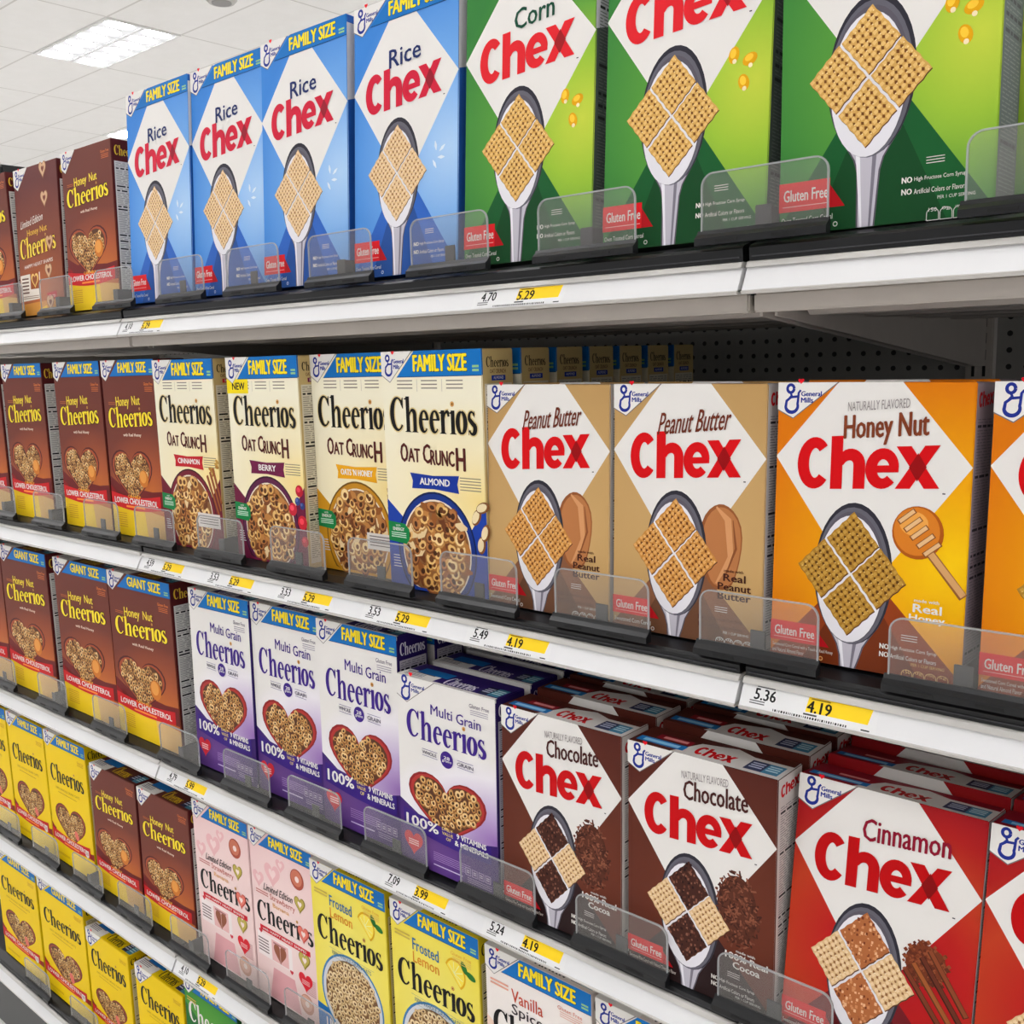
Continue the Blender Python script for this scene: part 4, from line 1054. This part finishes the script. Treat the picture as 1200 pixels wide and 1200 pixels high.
# ------------------------------------------------------------------ shelving
SEAMS = [-2.915, -1.700, -.485, .730]
SHELL = [-4.130] + SEAMS
CT = [CAM_H + z for z in (.086, -.335, -.738, -1.136, -1.526)]     # top edge of each price channel
SZ = [CT[0] + .022, CT[1] + .019, CT[2] + .014, CT[3] + .016, CT[4] + .021]   # surface the boxes stand on
YF, YB = .914, 1.68
ROWS = ['top shelf', 'second shelf', 'third shelf', 'fourth shelf', 'bottom shelf']
SECT = ['left', 'middle', 'right']
def shelf(r, s):
    x0, x1 = SEAMS[s] + .0025, SEAMS[s + 1] - .0025; c, z = CT[r], SZ[r]
    root = empty('shelf', ((x0 + x1) / 2, YF, c), '%s steel shelf with white price channel, %s section of the %s' % (('lowest scuffed' if r == 4 else 'long'), SECT[s], ROWS[r]), 'shelf', 'steel shelves of the cereal aisle')
    zt = z - (.011 if (r, s) == (2, 2) else 0)
    ox, oy, oz = root.location; q = 0 if r == 0 else .009
    def add(name, mb, m_):
        o = mb.build(name, m_, root)
        o.data.transform(Matrix.Translation((-ox, -oy, -oz)))
        return o
    b = MB(); b.box(x0, x1, YF + .02, YB - .01, c - .042 + q, c - .034 + q * .5); add('deck', b, STEEL)
    # under-shelf lip and stiffening ribs
    b = MB(); b.box(x0, x1, YF + .012, YF + .03, c - .049 + q, c - .030 + q * .5, .002); add('front_lip', b, STEEL if r < 4 else DARK)
    for y in (1.00, 1.15, 1.30, 1.45):
        b = MB(); b.prism([(y, c - .042 + q), (y + .012, c - .051 + q), (y + .07, c - .051 + q), (y + .082, c - .042 + q)], x0 + .02, x1 - .02); add('stiffening_rib', b, STEEL)
    # price channel
    ch = MB()
    ch.prism([(YF, c), (YF - .002, c - .001), (YF - .005, c - .006), (YF - .001, c - .006), (YF + .012, c - .002), (YF + .012, c)], x0, x1, 1)
    ch.prism([(YF - .001, c - .0055), (YF - .0125, c - .028), (YF - .008, c - .030), (YF + .012, c - .02), (YF + .012, c - .005)], x0, x1, 0)
    ch.prism([(YF - .0125, c - .028), (YF - .0145, c - .029), (YF - .0130, c - .032), (YF - .006, c - .032), (YF + .014, c - .029), (YF + .014, c - .024)], x0, x1, 1)
    add('price_channel', ch, (CHANNEL, CHANNEL_EDGE))
    # black front rail with its tray
    ra = MB()
    ra.prism([(YF + .001, c + .0005), (YF, z - .009), (YF + .003, z - .006), (YF + .02, zt - .001), (YF + .02, c - .002)], x0 + .001, x1 - .001)
    ra.box(x0 + .001, x1 - .001, YF + .02, YB - .02, c - .0335 + q * .5, zt - .0008)
    add('front_rail', ra, PLASTIC)
    g = MB(); g.box(x0 + .004, x1 - .004, YF - .0008, YF + .001, c + .004, c + .0052); add('rail_bead', g, DARK)
    if r < 4:
        for xx in (x0 + .004, x1 - .0075):
            k = MB(); pr = [(YF + .05, c - .043), (YF + .05, c - .052), (YB - .05, c - .120), (YB - .01, c - .120), (YB - .01, c - .043)]
            k.prism(pr, xx, xx + .0035); add('bracket', k, STEEL)
    else:
        k = MB(); k.box(x0, x1, YF - .003, YF + .008, .005, c - .0325); add('kick_plate', k, mat('grey_kick_plate', (84, 85, 84), .5, 0, .3))
    return root
def shown(r, s): return not ((r >= 3 and s == 2))
for r in range(5):
    for s in range(3):
        if shown(r, s): shelf(r, s)
def peg_material():
    m = bpy.data.materials.new('perforated_steel'); m.use_nodes = True
    nt = m.node_tree; b = nt.nodes['Principled BSDF']; b.inputs['Roughness'].default_value = .5
    tc = nt.nodes.new('ShaderNodeTexCoord'); sx = nt.nodes.new('ShaderNodeSeparateXYZ'); nt.links.new(tc.outputs['Object'], sx.inputs[0])
    def mth(op, a, v):
        n = nt.nodes.new('ShaderNodeMath'); n.operation = op; nt.links.new(a, n.inputs[0])
        if hasattr(v, 'node'): nt.links.new(v, n.inputs[1])
        else: n.inputs[1].default_value = v
        return n.outputs[0]
    sq = []
    for o in (sx.outputs[0], sx.outputs[2]):
        a = mth('DIVIDE', o, .0254); a = mth('FLOORED_MODULO', a, 1.0); a = mth('SUBTRACT', a, .5); sq.append(mth('MULTIPLY', a, a))
    f = mth('LESS_THAN', mth('ADD', sq[0], sq[1]), .028)
    mx = nt.nodes.new('ShaderNodeMix'); mx.data_type = 'RGBA'; mx.inputs[6].default_value = rgb((150, 148, 144)); mx.inputs[7].default_value = rgb((14, 14, 15)); nt.links.new(f, mx.inputs[0]); nt.links.new(mx.outputs[2], b.inputs['Base Color'])
    return m
PEG = peg_material()
for s in range(4):
    x0, x1 = SHELL[s] + .022, SHELL[s + 1] - .022
    b = MB(); b.box(x0, x1, YB + .004, YB + .016, .02, SZ[0] + .2)
    o = b.build('pegboard_panel', PEG)
    tag(o, 'grey perforated back panel behind the %s section of shelves' % (['far left'] + SECT)[s], 'back panel', 'perforated back panels')
for i, x in enumerate(SEAMS):
    u = MB(); u.box(x - .02, x + .02, YB - .008, YB + .03, .0, SZ[0] + .2, .002); 
    root = empty('shelving_upright', (x, YB, 0), 'slotted grey steel post %s' % ('at the far left end of the shelving', 'between the left and middle shelf sections', 'right of centre, between middle and right shelf sections', 'at the right end of the shelving')[i], 'post', 'slotted steel posts')
    o = u.build('post', STEEL, root); o.data.transform(Matrix.Translation((-x, -YB, 0)))
    sl = MB()
    for k in range(70):
        z = .1 + k * .0254
        if z < SZ[0] + .17:
            for dx in (-.008, .008): sl.box(dx - .0022, dx + .0022, -.0088, -.0078, z, z + .016)
    sl.build('slot', mat('slot_black', (10, 10, 11), .8), root)

# ------------------------------------------------------------------ the boxes
def place(key, x_left, r, label, group, lean=0.0, dy=0.0, dz=0.0, turn=0.0, only=None):
    W, H, D, parts = kind(key)
    a = math.radians(lean)
    root = empty('cereal_box', (x_left + W / 2, .935 + dy, SZ[r] + D * math.sin(a) + .0006 + dz), label, 'cereal box', group)
    root.rotation_euler = (-a, 0, math.radians(turn))
    for n, me in parts:
        if only and n not in only: continue
        link(n, me, root)
    return root
REAR = ('carton', 'side_panel', 'top_flap', 'size_banner', 'front_artwork')
ORD = ['second', 'third', 'fourth', 'fifth', 'sixth', 'seventh']
def file_of(key, x_left, r, what, group, n, step=.0715, lean=0.0, dy=0.0, drift=0.0, turn=0.0):
    """the boxes queued behind a front one"""
    for k in range(n):
        place(key, x_left + drift * (k + 1), r, '%s box, %s in the file behind the %s' % (what, ORD[k], 'front one'), group, lean, dy + step * (k + 1), 0, turn, REAR)

FRONTS = {r: [] for r in range(5)}
def front(key, x, r, short, label, group, **kw):
    W = kind(key)[0]
    FRONTS[r].append((x, x + W, short))
    return place(key, x, r, label, group, **kw)

G = 'cereal boxes on the '
# top shelf
front('honeynut/tall', -2.352, 0, 'cut-off brown honey nut box', 'brown honey nut cereal box cut by the left edge of the top shelf', G + ROWS[0])
front('hearts/', -2.146, 0, 'brown heart-shapes box', 'brown limited edition box with tan heart shapes down its front', G + ROWS[0], lean=2)
front('honeynut/tall', -1.932, 0, 'brown honey nut box', 'brown honey nut box beside the first blue box on the top shelf', G + ROWS[0], lean=1.5)
place('lattice/corn', -.455, 0, 'green corn cereal box behind the one at the right end', 'green corn cereal boxes', .8, .066, only=REAR)
for x, dy, ln, sh, lab in ((-1.711, 0, 3.2, 'far blue rice box', 'blue family size rice cereal box, farthest left and smallest looking of four'),
        (-1.511, .004, 3.2, 'second blue rice box', 'blue rice cereal box, second from the left of the four'),
        (-1.312, 0, 3.2, 'third blue rice box', 'blue rice cereal box, third from the left of the four'),
        (-1.101, 0, 3.6, 'near blue rice box', 'blue rice cereal box beside the first green box')):
    front('lattice/rice', x * .9932, 0, sh, lab, 'blue rice cereal boxes', lean=ln, dy=dy)
for x, ln, sh, lab in ((-.891, 3.8, 'first green corn box', 'green corn cereal box next to the last blue rice box'), (-.677, 3.8, 'middle green corn box', 'green corn cereal box in the middle of three, top cut by the frame'),
        (-.464, .8, 'near green corn box', 'green corn cereal box at the right end of the top shelf')):
    front('lattice/corn', x * .9932, 0, sh, lab, 'green corn cereal boxes', lean=ln)
# second shelf
for x, sh, lab in ((-2.512, 'sliver of family honey nut box', 'brown family size honey nut box of which only its right edge shows, second shelf'), (-2.300, 'cut-off family honey nut box', 'brown family size honey nut box cut by the left edge, second shelf'), (-2.053, 'middle family honey nut box', 'brown family size honey nut box, middle of three on the second shelf'),
        (-1.854, 'right family honey nut box', 'brown family size honey nut box touching the cream cinnamon box')):
    front('honeynut/family', x * .9932, 1, sh, lab, 'family size honey nut boxes on the second shelf', dy=.003)
front('oat/cinnamon', -1.661 * .9932, 1, 'cinnamon oat box', 'cream oat cereal box with red CINNAMON ribbon', G + ROWS[1])
front('oat/berry', -1.4225, 1, 'berry oat box', 'cream oat cereal box with plum BERRY ribbon and a yellow NEW tag', G + ROWS[1])
front('oat/honey', -1.2352, 1, 'honey oat box', 'cream oat cereal box with yellow honey ribbon, partly behind the almond box', G + ROWS[1], dy=.024)
front('oat/almond', -1.0475, 1, 'almond oat box', 'cream oat cereal box with blue ALMOND ribbon and blue bowl', G + ROWS[1])
for k in range(6): place('oat/almond', -1.0455 + .0008 * k, 1, 'almond oat cereal box, %s in the file behind the front one' % ORD[k], 'almond oat boxes queued in depth', dy=.0735 * (k + 1), only=REAR)
front('lattice/peanut', -.8600, 1, 'left peanut butter box', 'tan peanut butter cereal box beside the almond oat box', 'tan peanut butter cereal boxes', lean=1.8)
front('lattice/peanut', -.669 * .9932, 1, 'right peanut butter box', 'tan peanut butter cereal box beside the orange honey nut box', 'tan peanut butter cereal boxes', lean=1.8)
front('lattice/honey', -.468 * .9932, 1, 'orange honey nut box', 'orange honey nut cereal box with honey dipper, whole in view on the second shelf', 'orange honey nut cereal boxes', lean=2.6)
front('lattice/honey', -.262 * .9932, 1, 'cut-off orange honey nut box', 'orange honey nut cereal box cut by the right edge of the frame', 'orange honey nut cereal boxes', lean=2.6)
for key, x, w, ln in (('lattice/peanut', -.8575, 'tan peanut butter cereal box behind the left one', 1.8), ('lattice/peanut', -.664, 'tan peanut butter cereal box behind the right one', 1.8), ('lattice/honey', -.464, 'orange honey nut cereal box behind the whole one', 2.6)):
    place(key, x, 1, w, 'second row boxes on the second shelf', ln, .0665, only=REAR)
# third shelf
for x, sh, lab in ((-2.642, 'sliver of giant honey nut box', 'brown giant box of which only a sliver shows at the left edge'), (-2.405, 'left giant honey nut box', 'brown giant size honey nut box at the left end of the third shelf'),
        (-2.134, 'middle giant honey nut box', 'brown giant size honey nut box half covered by its right neighbour'), (-1.899, 'right giant honey nut box', 'brown giant size honey nut box beside the first white and purple box')):
    front('honeynut/giant', x * .9932, 2, sh, lab, 'giant size honey nut boxes')
front('multi/family', -1.611 * .9932, 2, 'left multi grain box', 'white and purple family size multi grain box, leftmost of three', 'family size multi grain boxes', lean=1)
front('multi/family', -1.4255 * .9932, 2, 'middle multi grain box', 'white and purple family size multi grain box, middle of three', 'family size multi grain boxes', lean=.8, dy=.005)
front('multi/family', -1.241 * .9932, 2, 'right multi grain box', 'white and purple family size multi grain box in front of a short file', 'family size multi grain boxes', lean=.8)
for k in range(3): place('multi/family', -1.232 + .004 * k, 2, 'purple sided family multi grain box, %s in its file' % ORD[k], 'multi grain boxes queued in depth', .8, .076 + .074 * k, only=REAR)
front('multi/small', -1.0395, 2, 'short multi grain box', 'short white and purple multi grain box beside the chocolate box', G + ROWS[2], lean=1.2, dy=-.012)
for k in range(4): place('multi/small', -1.0395 + .0008 * k, 2, 'short purple topped multi grain box, %s in its file' % ORD[k], 'short multi grain boxes queued in depth', 1.2, .072 * (k + 1) - .012, only=REAR)
front('lattice/chocolate', -.8395, 2, 'left chocolate box', 'dark brown chocolate cereal box beside the multi grain box', 'brown chocolate cereal boxes', lean=1.2, dy=-.012, dz=-.004)
front('lattice/chocolate', -.640, 2, 'right chocolate box', 'dark brown chocolate cereal box beside the red cinnamon box', 'brown chocolate cereal boxes', lean=1.0, dy=-.012, dz=-.004)
for k in range(4):
    place('lattice/chocolate', -.8365 + .001 * k, 2, 'chocolate cereal box, %s in the left file' % ORD[k], 'chocolate boxes queued in depth', 1.2, .070 * (k + 1) - .012, only=REAR)
    place('lattice/chocolate', -.637 + .001 * k, 2, 'chocolate cereal box, %s in the right file' % ORD[k], 'chocolate boxes queued in depth', 1.0, .070 * (k + 1) - .012, only=REAR)
front('lattice/cinnamon', -.4425, 2, 'leaning cinnamon box', 'red cinnamon cereal box leaning back, cut by the bottom of the frame', 'red cinnamon cereal boxes', lean=8.5, dy=-.012, dz=-.010)
front('lattice/cinnamon', -.2500, 2, 'cut-off cinnamon box', 'red cinnamon cereal box at the right edge of the frame', 'red cinnamon cereal boxes', lean=8.5, dy=-.012, dz=-.010)
for k in range(3): place('lattice/cinnamon', -.4405, 2, 'red cinnamon cereal box, %s in the leaning file' % ORD[k], 'cinnamon boxes queued in depth', 8.5, .066 * (k + 1) - .012, -.010, only=REAR)
for k in range(2): place('lattice/cinnamon', -.2480, 2, 'red cinnamon cereal box, %s in the file at the right edge' % ORD[k], 'cinnamon boxes queued in depth', 8.5, .066 * (k + 1) - .012, -.010, only=REAR)
# fourth shelf
for x, sh, lab in ((-2.676, 'cut-off yellow box', 'yellow family size box cut by the left edge of the fourth shelf'), (-2.473, 'middle yellow box', 'yellow family size box, middle of three on the fourth shelf'), (-2.271, 'right yellow box', 'yellow family size box beside the small brown boxes')):
    front('yellow/family', x * .9932, 3, sh, lab, 'yellow family size boxes on the fourth shelf')
place('yellow/family', -2.252, 3, 'yellow family size box second in the file, its lettered side showing', 'yellow family size boxes on the fourth shelf', dy=.074, only=REAR)
for x, w in ((-2.062, 'left'), (-1.862, 'right')):
    front('honeynut/small', x * .9932, 3, w + ' small honey nut box', 'small brown honey nut box on the fourth shelf, %s one of the pair' % w, 'small honey nut boxes on the fourth shelf', lean=.6)
    for k in range(2): place('honeynut/small', x * .9932 + .004, 3, 'small brown honey nut box, %s in the %s file' % (ORD[k], w), 'small honey nut boxes on the fourth shelf', .6, .0735 * (k + 1), only=REAR)
front('pink/', -1.648 * .9932, 3, 'left pink box', 'pink strawberry cereal box beside the small brown box', 'pink strawberry cereal boxes')
front('pink/', -1.468 * .9932, 3, 'right pink box', 'pink strawberry cereal box beside the yellow lemon box', 'pink strawberry cereal boxes', dy=.002)
for x, w, l in ((-1.291, 'left', 'beside the pink box'), (-1.094, 'right', 'beside the white vanilla box')):
    front('dessert/lemon', x * .9932, 3, w + ' lemon box', 'pale yellow frosted lemon cereal box ' + l, 'frosted lemon cereal boxes')
front('dessert/vanilla', -.896 * .9932, 3, 'vanilla box', 'white vanilla spice cereal box at the bottom of the frame', 'white vanilla cereal boxes')
front('dessert/vanilla', -.704 * .9932, 3, 'corner of white box', 'white box of which only the top corner shows under the cinnamon boxes', 'white vanilla cereal boxes')
# bottom shelf
for x, sh, lab in ((-2.640, 'left giant yellow box', 'yellow giant size box at the left end of the bottom shelf'), (-2.396, 'right giant yellow box', 'yellow giant size box with blue GIANT SIZE banner in view')):
    front('yellow/giant', x * .9932, 4, sh, lab, 'giant size yellow boxes on the bottom shelf')
place('yellow/giant', -2.372, 4, 'yellow giant size box second in its file, lettered side showing', 'giant size yellow boxes on the bottom shelf', dy=.09, only=REAR)
for x, w in ((-2.155, 'left'), (-1.935, 'right')):
    front('yellow/small', x * .9932, 4, w + ' small yellow box', 'small yellow box with visible top on the bottom shelf, %s one of the pair' % w, 'small yellow boxes on the bottom shelf')
    for k in range(2): place('yellow/small', x * .9932 + .004, 4, 'small yellow box, %s in the %s file of the bottom shelf' % (ORD[k], w), 'small yellow boxes on the bottom shelf', 0, .074 * (k + 1), only=REAR)
front('dessert/apple', -1.734 * .9932, 4, 'green family size box', 'green family size box beside the small yellow boxes, at the bottom of the frame', 'green family size cereal boxes')
front('dessert/apple', -1.532 * .9932, 4, 'hidden green box', 'second green family size box, mostly below the bottom edge of the frame', 'green family size cereal boxes')

# the yellow NEW tag belongs to the berry box
for o in list(COL.objects):
    if o.name.startswith('cereal_box') and 'plum BERRY' in o.get('label', ''):
        p = Print(.187, .327, .0605); p.rect(.0, .105, .31, .175, (244, 220, 30), 18); p.text('NEW', .08, .123, .18, .034, BLACK, 19, .05)
        n, me = p.build('new_tag'); link(n, me, o)
        for c in o.children:
            pass
    if o.name.startswith('cereal_box') and ('red CINNAMON' in o.get('label', '') or 'yellow honey ribbon' in o.get('label', '')):
        p = Print(.187, .327, .0605); p.rect(.60, .80, .96, .875, (222, 216, 212), 22); p.lines(.63, .812, .3, .055, 4, (120, 112, 112), 23, .35)
        n, me = p.build('white_sticker'); link(n, me, o)

# ------------------------------------------------------------------ clear front stops
def stop_meshes():
    w, h, r = .132, .066, .013
    pts = [(-w / 2, 0), (w / 2, 0), (w / 2, h - r)] + [(w / 2 - r + r * math.cos(a), h - r + r * math.sin(a)) for a in [math.pi / 2 * i / 6 for i in range(1, 7)]] + [(-w / 2 + r + r * math.cos(a), h - r + r * math.sin(a)) for a in [math.pi / 2 + math.pi / 2 * i / 6 for i in range(0, 6)]] + [(-w / 2, h - r)]
    b = MB(); b.plate(pts, -.0012, .0, 0); pm = b.mesh('clear_panel', CLEAR)
    e = MB(); path = pts[1:] + [pts[0]]
    t = .0009
    o = strip(path, .0016)
    bm = e.bm; ring_ = []
    for a_, c_ in o:
        ring_.append([bm.verts.new((a_[0], -.0018, a_[1])), bm.verts.new((c_[0], -.0018, c_[1])), bm.verts.new((c_[0], .0004, c_[1])), bm.verts.new((a_[0], .0004, a_[1]))])
    for i in range(len(ring_) - 1):
        for k in range(4): bm.faces.new((ring_[i][k], ring_[i][(k + 1) % 4], ring_[i + 1][(k + 1) % 4], ring_[i + 1][k]))
    em = e.mesh('panel_edge', RIM)
    c = MB(); c.prism([(-.009, -.004), (-.009, .003), (-.004, .007), (-.0015, .011), (.001, .011), (.001, -.004)], -w / 2 - .004, w / 2 + .002)
    cm = c.mesh('base_clip', PLASTIC)
    sm = []
    for dx in (-.034, .026):
        s = MB(); s.box(dx - .012, dx + .012, -.0096, -.0088, -.002, .001); sm.append(s.mesh('clip_slot', mat('slot_black', (10, 10, 11), .8)))
    f = MB(); f.box(-.0085, .0085, .0012, .0034, .0, .030, .0006); tm = f.mesh('divider_tab', DARK)
    f = MB(); f.box(-.0014, .0014, .0036, .30, 0, .03); fm = f.mesh('divider_fin', DARK)
    return (('clear_panel', pm), ('panel_edge', em), ('base_clip', cm), ('divider_tab', tm), ('divider_fin', fm)), sm
STOP, SLOT = stop_meshes()
for r in range(5):
    fr = sorted(FRONTS[r])
    for k, (x0, x1, sh) in enumerate(fr):
        nx = fr[k + 1][0] if k + 1 < len(fr) else x1 + .012
        nm = fr[k + 1][2] if k + 1 < len(fr) else None
        xm = (x1 + nx) / 2
        if not nm: continue
        t = empty('shelf_divider', (xm, YF + .001, SZ[r] + .0006), 'clear front stop between %s and %s' % (sh, nm), 'shelf divider', 'clear front stops on the ' + ROWS[r])
        for n, me in STOP:
            if n == 'divider_fin' and nx - x1 < .012: continue
            o = link(n, me, t)
            if n == 'base_clip':
                for q in SLOT: link('clip_slot', q, o)
for r, x in ((0, -.215), (1, -.02), (2, -.02)):
    t = empty('shelf_divider', (x, YF + .001, SZ[r] + .0006), 'clear plastic front stop at the right edge of the %s' % ROWS[r], 'shelf divider', 'clear front stops on the ' + ROWS[r])
    for n, me in STOP:
        o = link(n, me, t)
        if n == 'base_clip':
            for q in SLOT: link('clip_slot', q, o)

# ------------------------------------------------------------------ price labels
def label_at(x, r, unit, price, lab):
    """printed paper insert lying in the sloping price channel"""
    c = CT[r]
    root = empty('price_label', (x, YF - .0012, c - .0058), lab, 'price label', 'price labels in the channels')
    d = Vector((0, -.0115, -.0225)); ln = d.length; dn = d / ln; nrm = Vector((0, -.0225, .0115)).normalized()
    def mesh(name, fn):
        p = Print(.14, ln, .01); fn(p)
        vs_ = []
        for X, Yd, Z in p.v:
            q = dn * (ln - Z) + nrm * (.0004 - Yd); vs_.append((X, q.y, q.z))
        p.v = vs_; n, me = p.build(name); link(n, me, root)
    def paper(p): p.rect(.0, .03, 1, .97, PAPER, 1)
    def unit_(p):
        p.text(unit, .09, .16, .165, .46, (20, 20, 22), 3, .035); p.lines(.10, .07, .14, .06, 1, (90, 90, 90), 3, .7); p.lines(.06, .66, .12, .2, 2, (110, 110, 110), 3, .5)
    def sale(p):
        p.poly([(.50, .08), (.96, .08), (.94, .68), (.49, .68)], (250, 214, 50), 2); p.text(price, .50, .22, .175, .46, (24, 22, 20), 4, .04); p.lines(.52, .12, .14, .07, 1, (140, 110, 30), 4, .7)
        p.lines(.48, .74, .1, .1, 1, (80, 80, 80), 4, .7)
    def bars(p):
        rnd = random.Random(int(abs(x) * 1000)); u = .25
        while u < .80: w = rnd.uniform(.004, .014); p.rect(u, .86, u + w, .95, (40, 40, 40), 3); u += w + .008
        p.rect(.90, .88, .96, .93, (30, 30, 30), 3)
    mesh('paper', paper); mesh('unit_price', unit_); mesh('sale_price', sale); mesh('code_bars', bars)
for x, r, un, pr, lab in ((-.774, 0, '4.70', '5.29', 'price label 4.70 and yellow 5.29 below the first green box'),
        (-1.623, 0, '4.10', '5.29', 'small far price label at the left seam below the blue boxes'),
        (-1.618, 1, '4.59', '5.29', 'price label at the left seam below the cinnamon oat box'), (-1.412, 1, '3.53', '5.29', 'price label below the berry oat box'),
        (-1.216, 1, '3.53', '5.29', 'price label below the honey oat box'), (-1.010, 1, '3.53', '5.29', 'price label 3.53 and yellow 5.29 below the almond oat box'),
        (-.806, 1, '5.49', '4.19', 'price label 5.49 and yellow 4.19 below the left peanut butter box'), (-.41, 1, '5.36', '4.19', 'price label 5.36 and yellow 4.19 below the orange box'),
        (-1.601, 2, '4.79', '5.99', 'price label at the left seam of the third shelf'), (-.997, 2, '7.09', '3.99', 'price label 7.09 and yellow 3.99 below the short multi grain box'),
        (-.794, 2, '5.24', '4.19', 'price label 5.24 and yellow 4.19 below the left chocolate box'), (-1.618, 3, '4.10', '5.29', 'price label at the left seam of the fourth shelf')):
    label_at(x, r, un, pr, lab)

# ------------------------------------------------------------------ far fixture over the shelf's left end
b = MB()
root = empty('shelving_header', (-4.9, 2.3, 2.52), 'black capped top of a farther shelving unit at the left edge', 'shelving')
b.box(-1.6, .12, -.25, .35, .0, .10, .01); b.build('black_cap', PLASTIC, root)
b = MB(); b.box(-1.6, .02, -.2, .3, -2.52, 0, .004); b.build('body_panel', mat('charcoal_panel', (58, 58, 62), .6), root)
b = MB(); b.box(-.62, -.30, -.24, -.2, -.16, -.02, .004); b.build('blue_sign', mat('blue_sign', (30, 120, 200), .5), root)
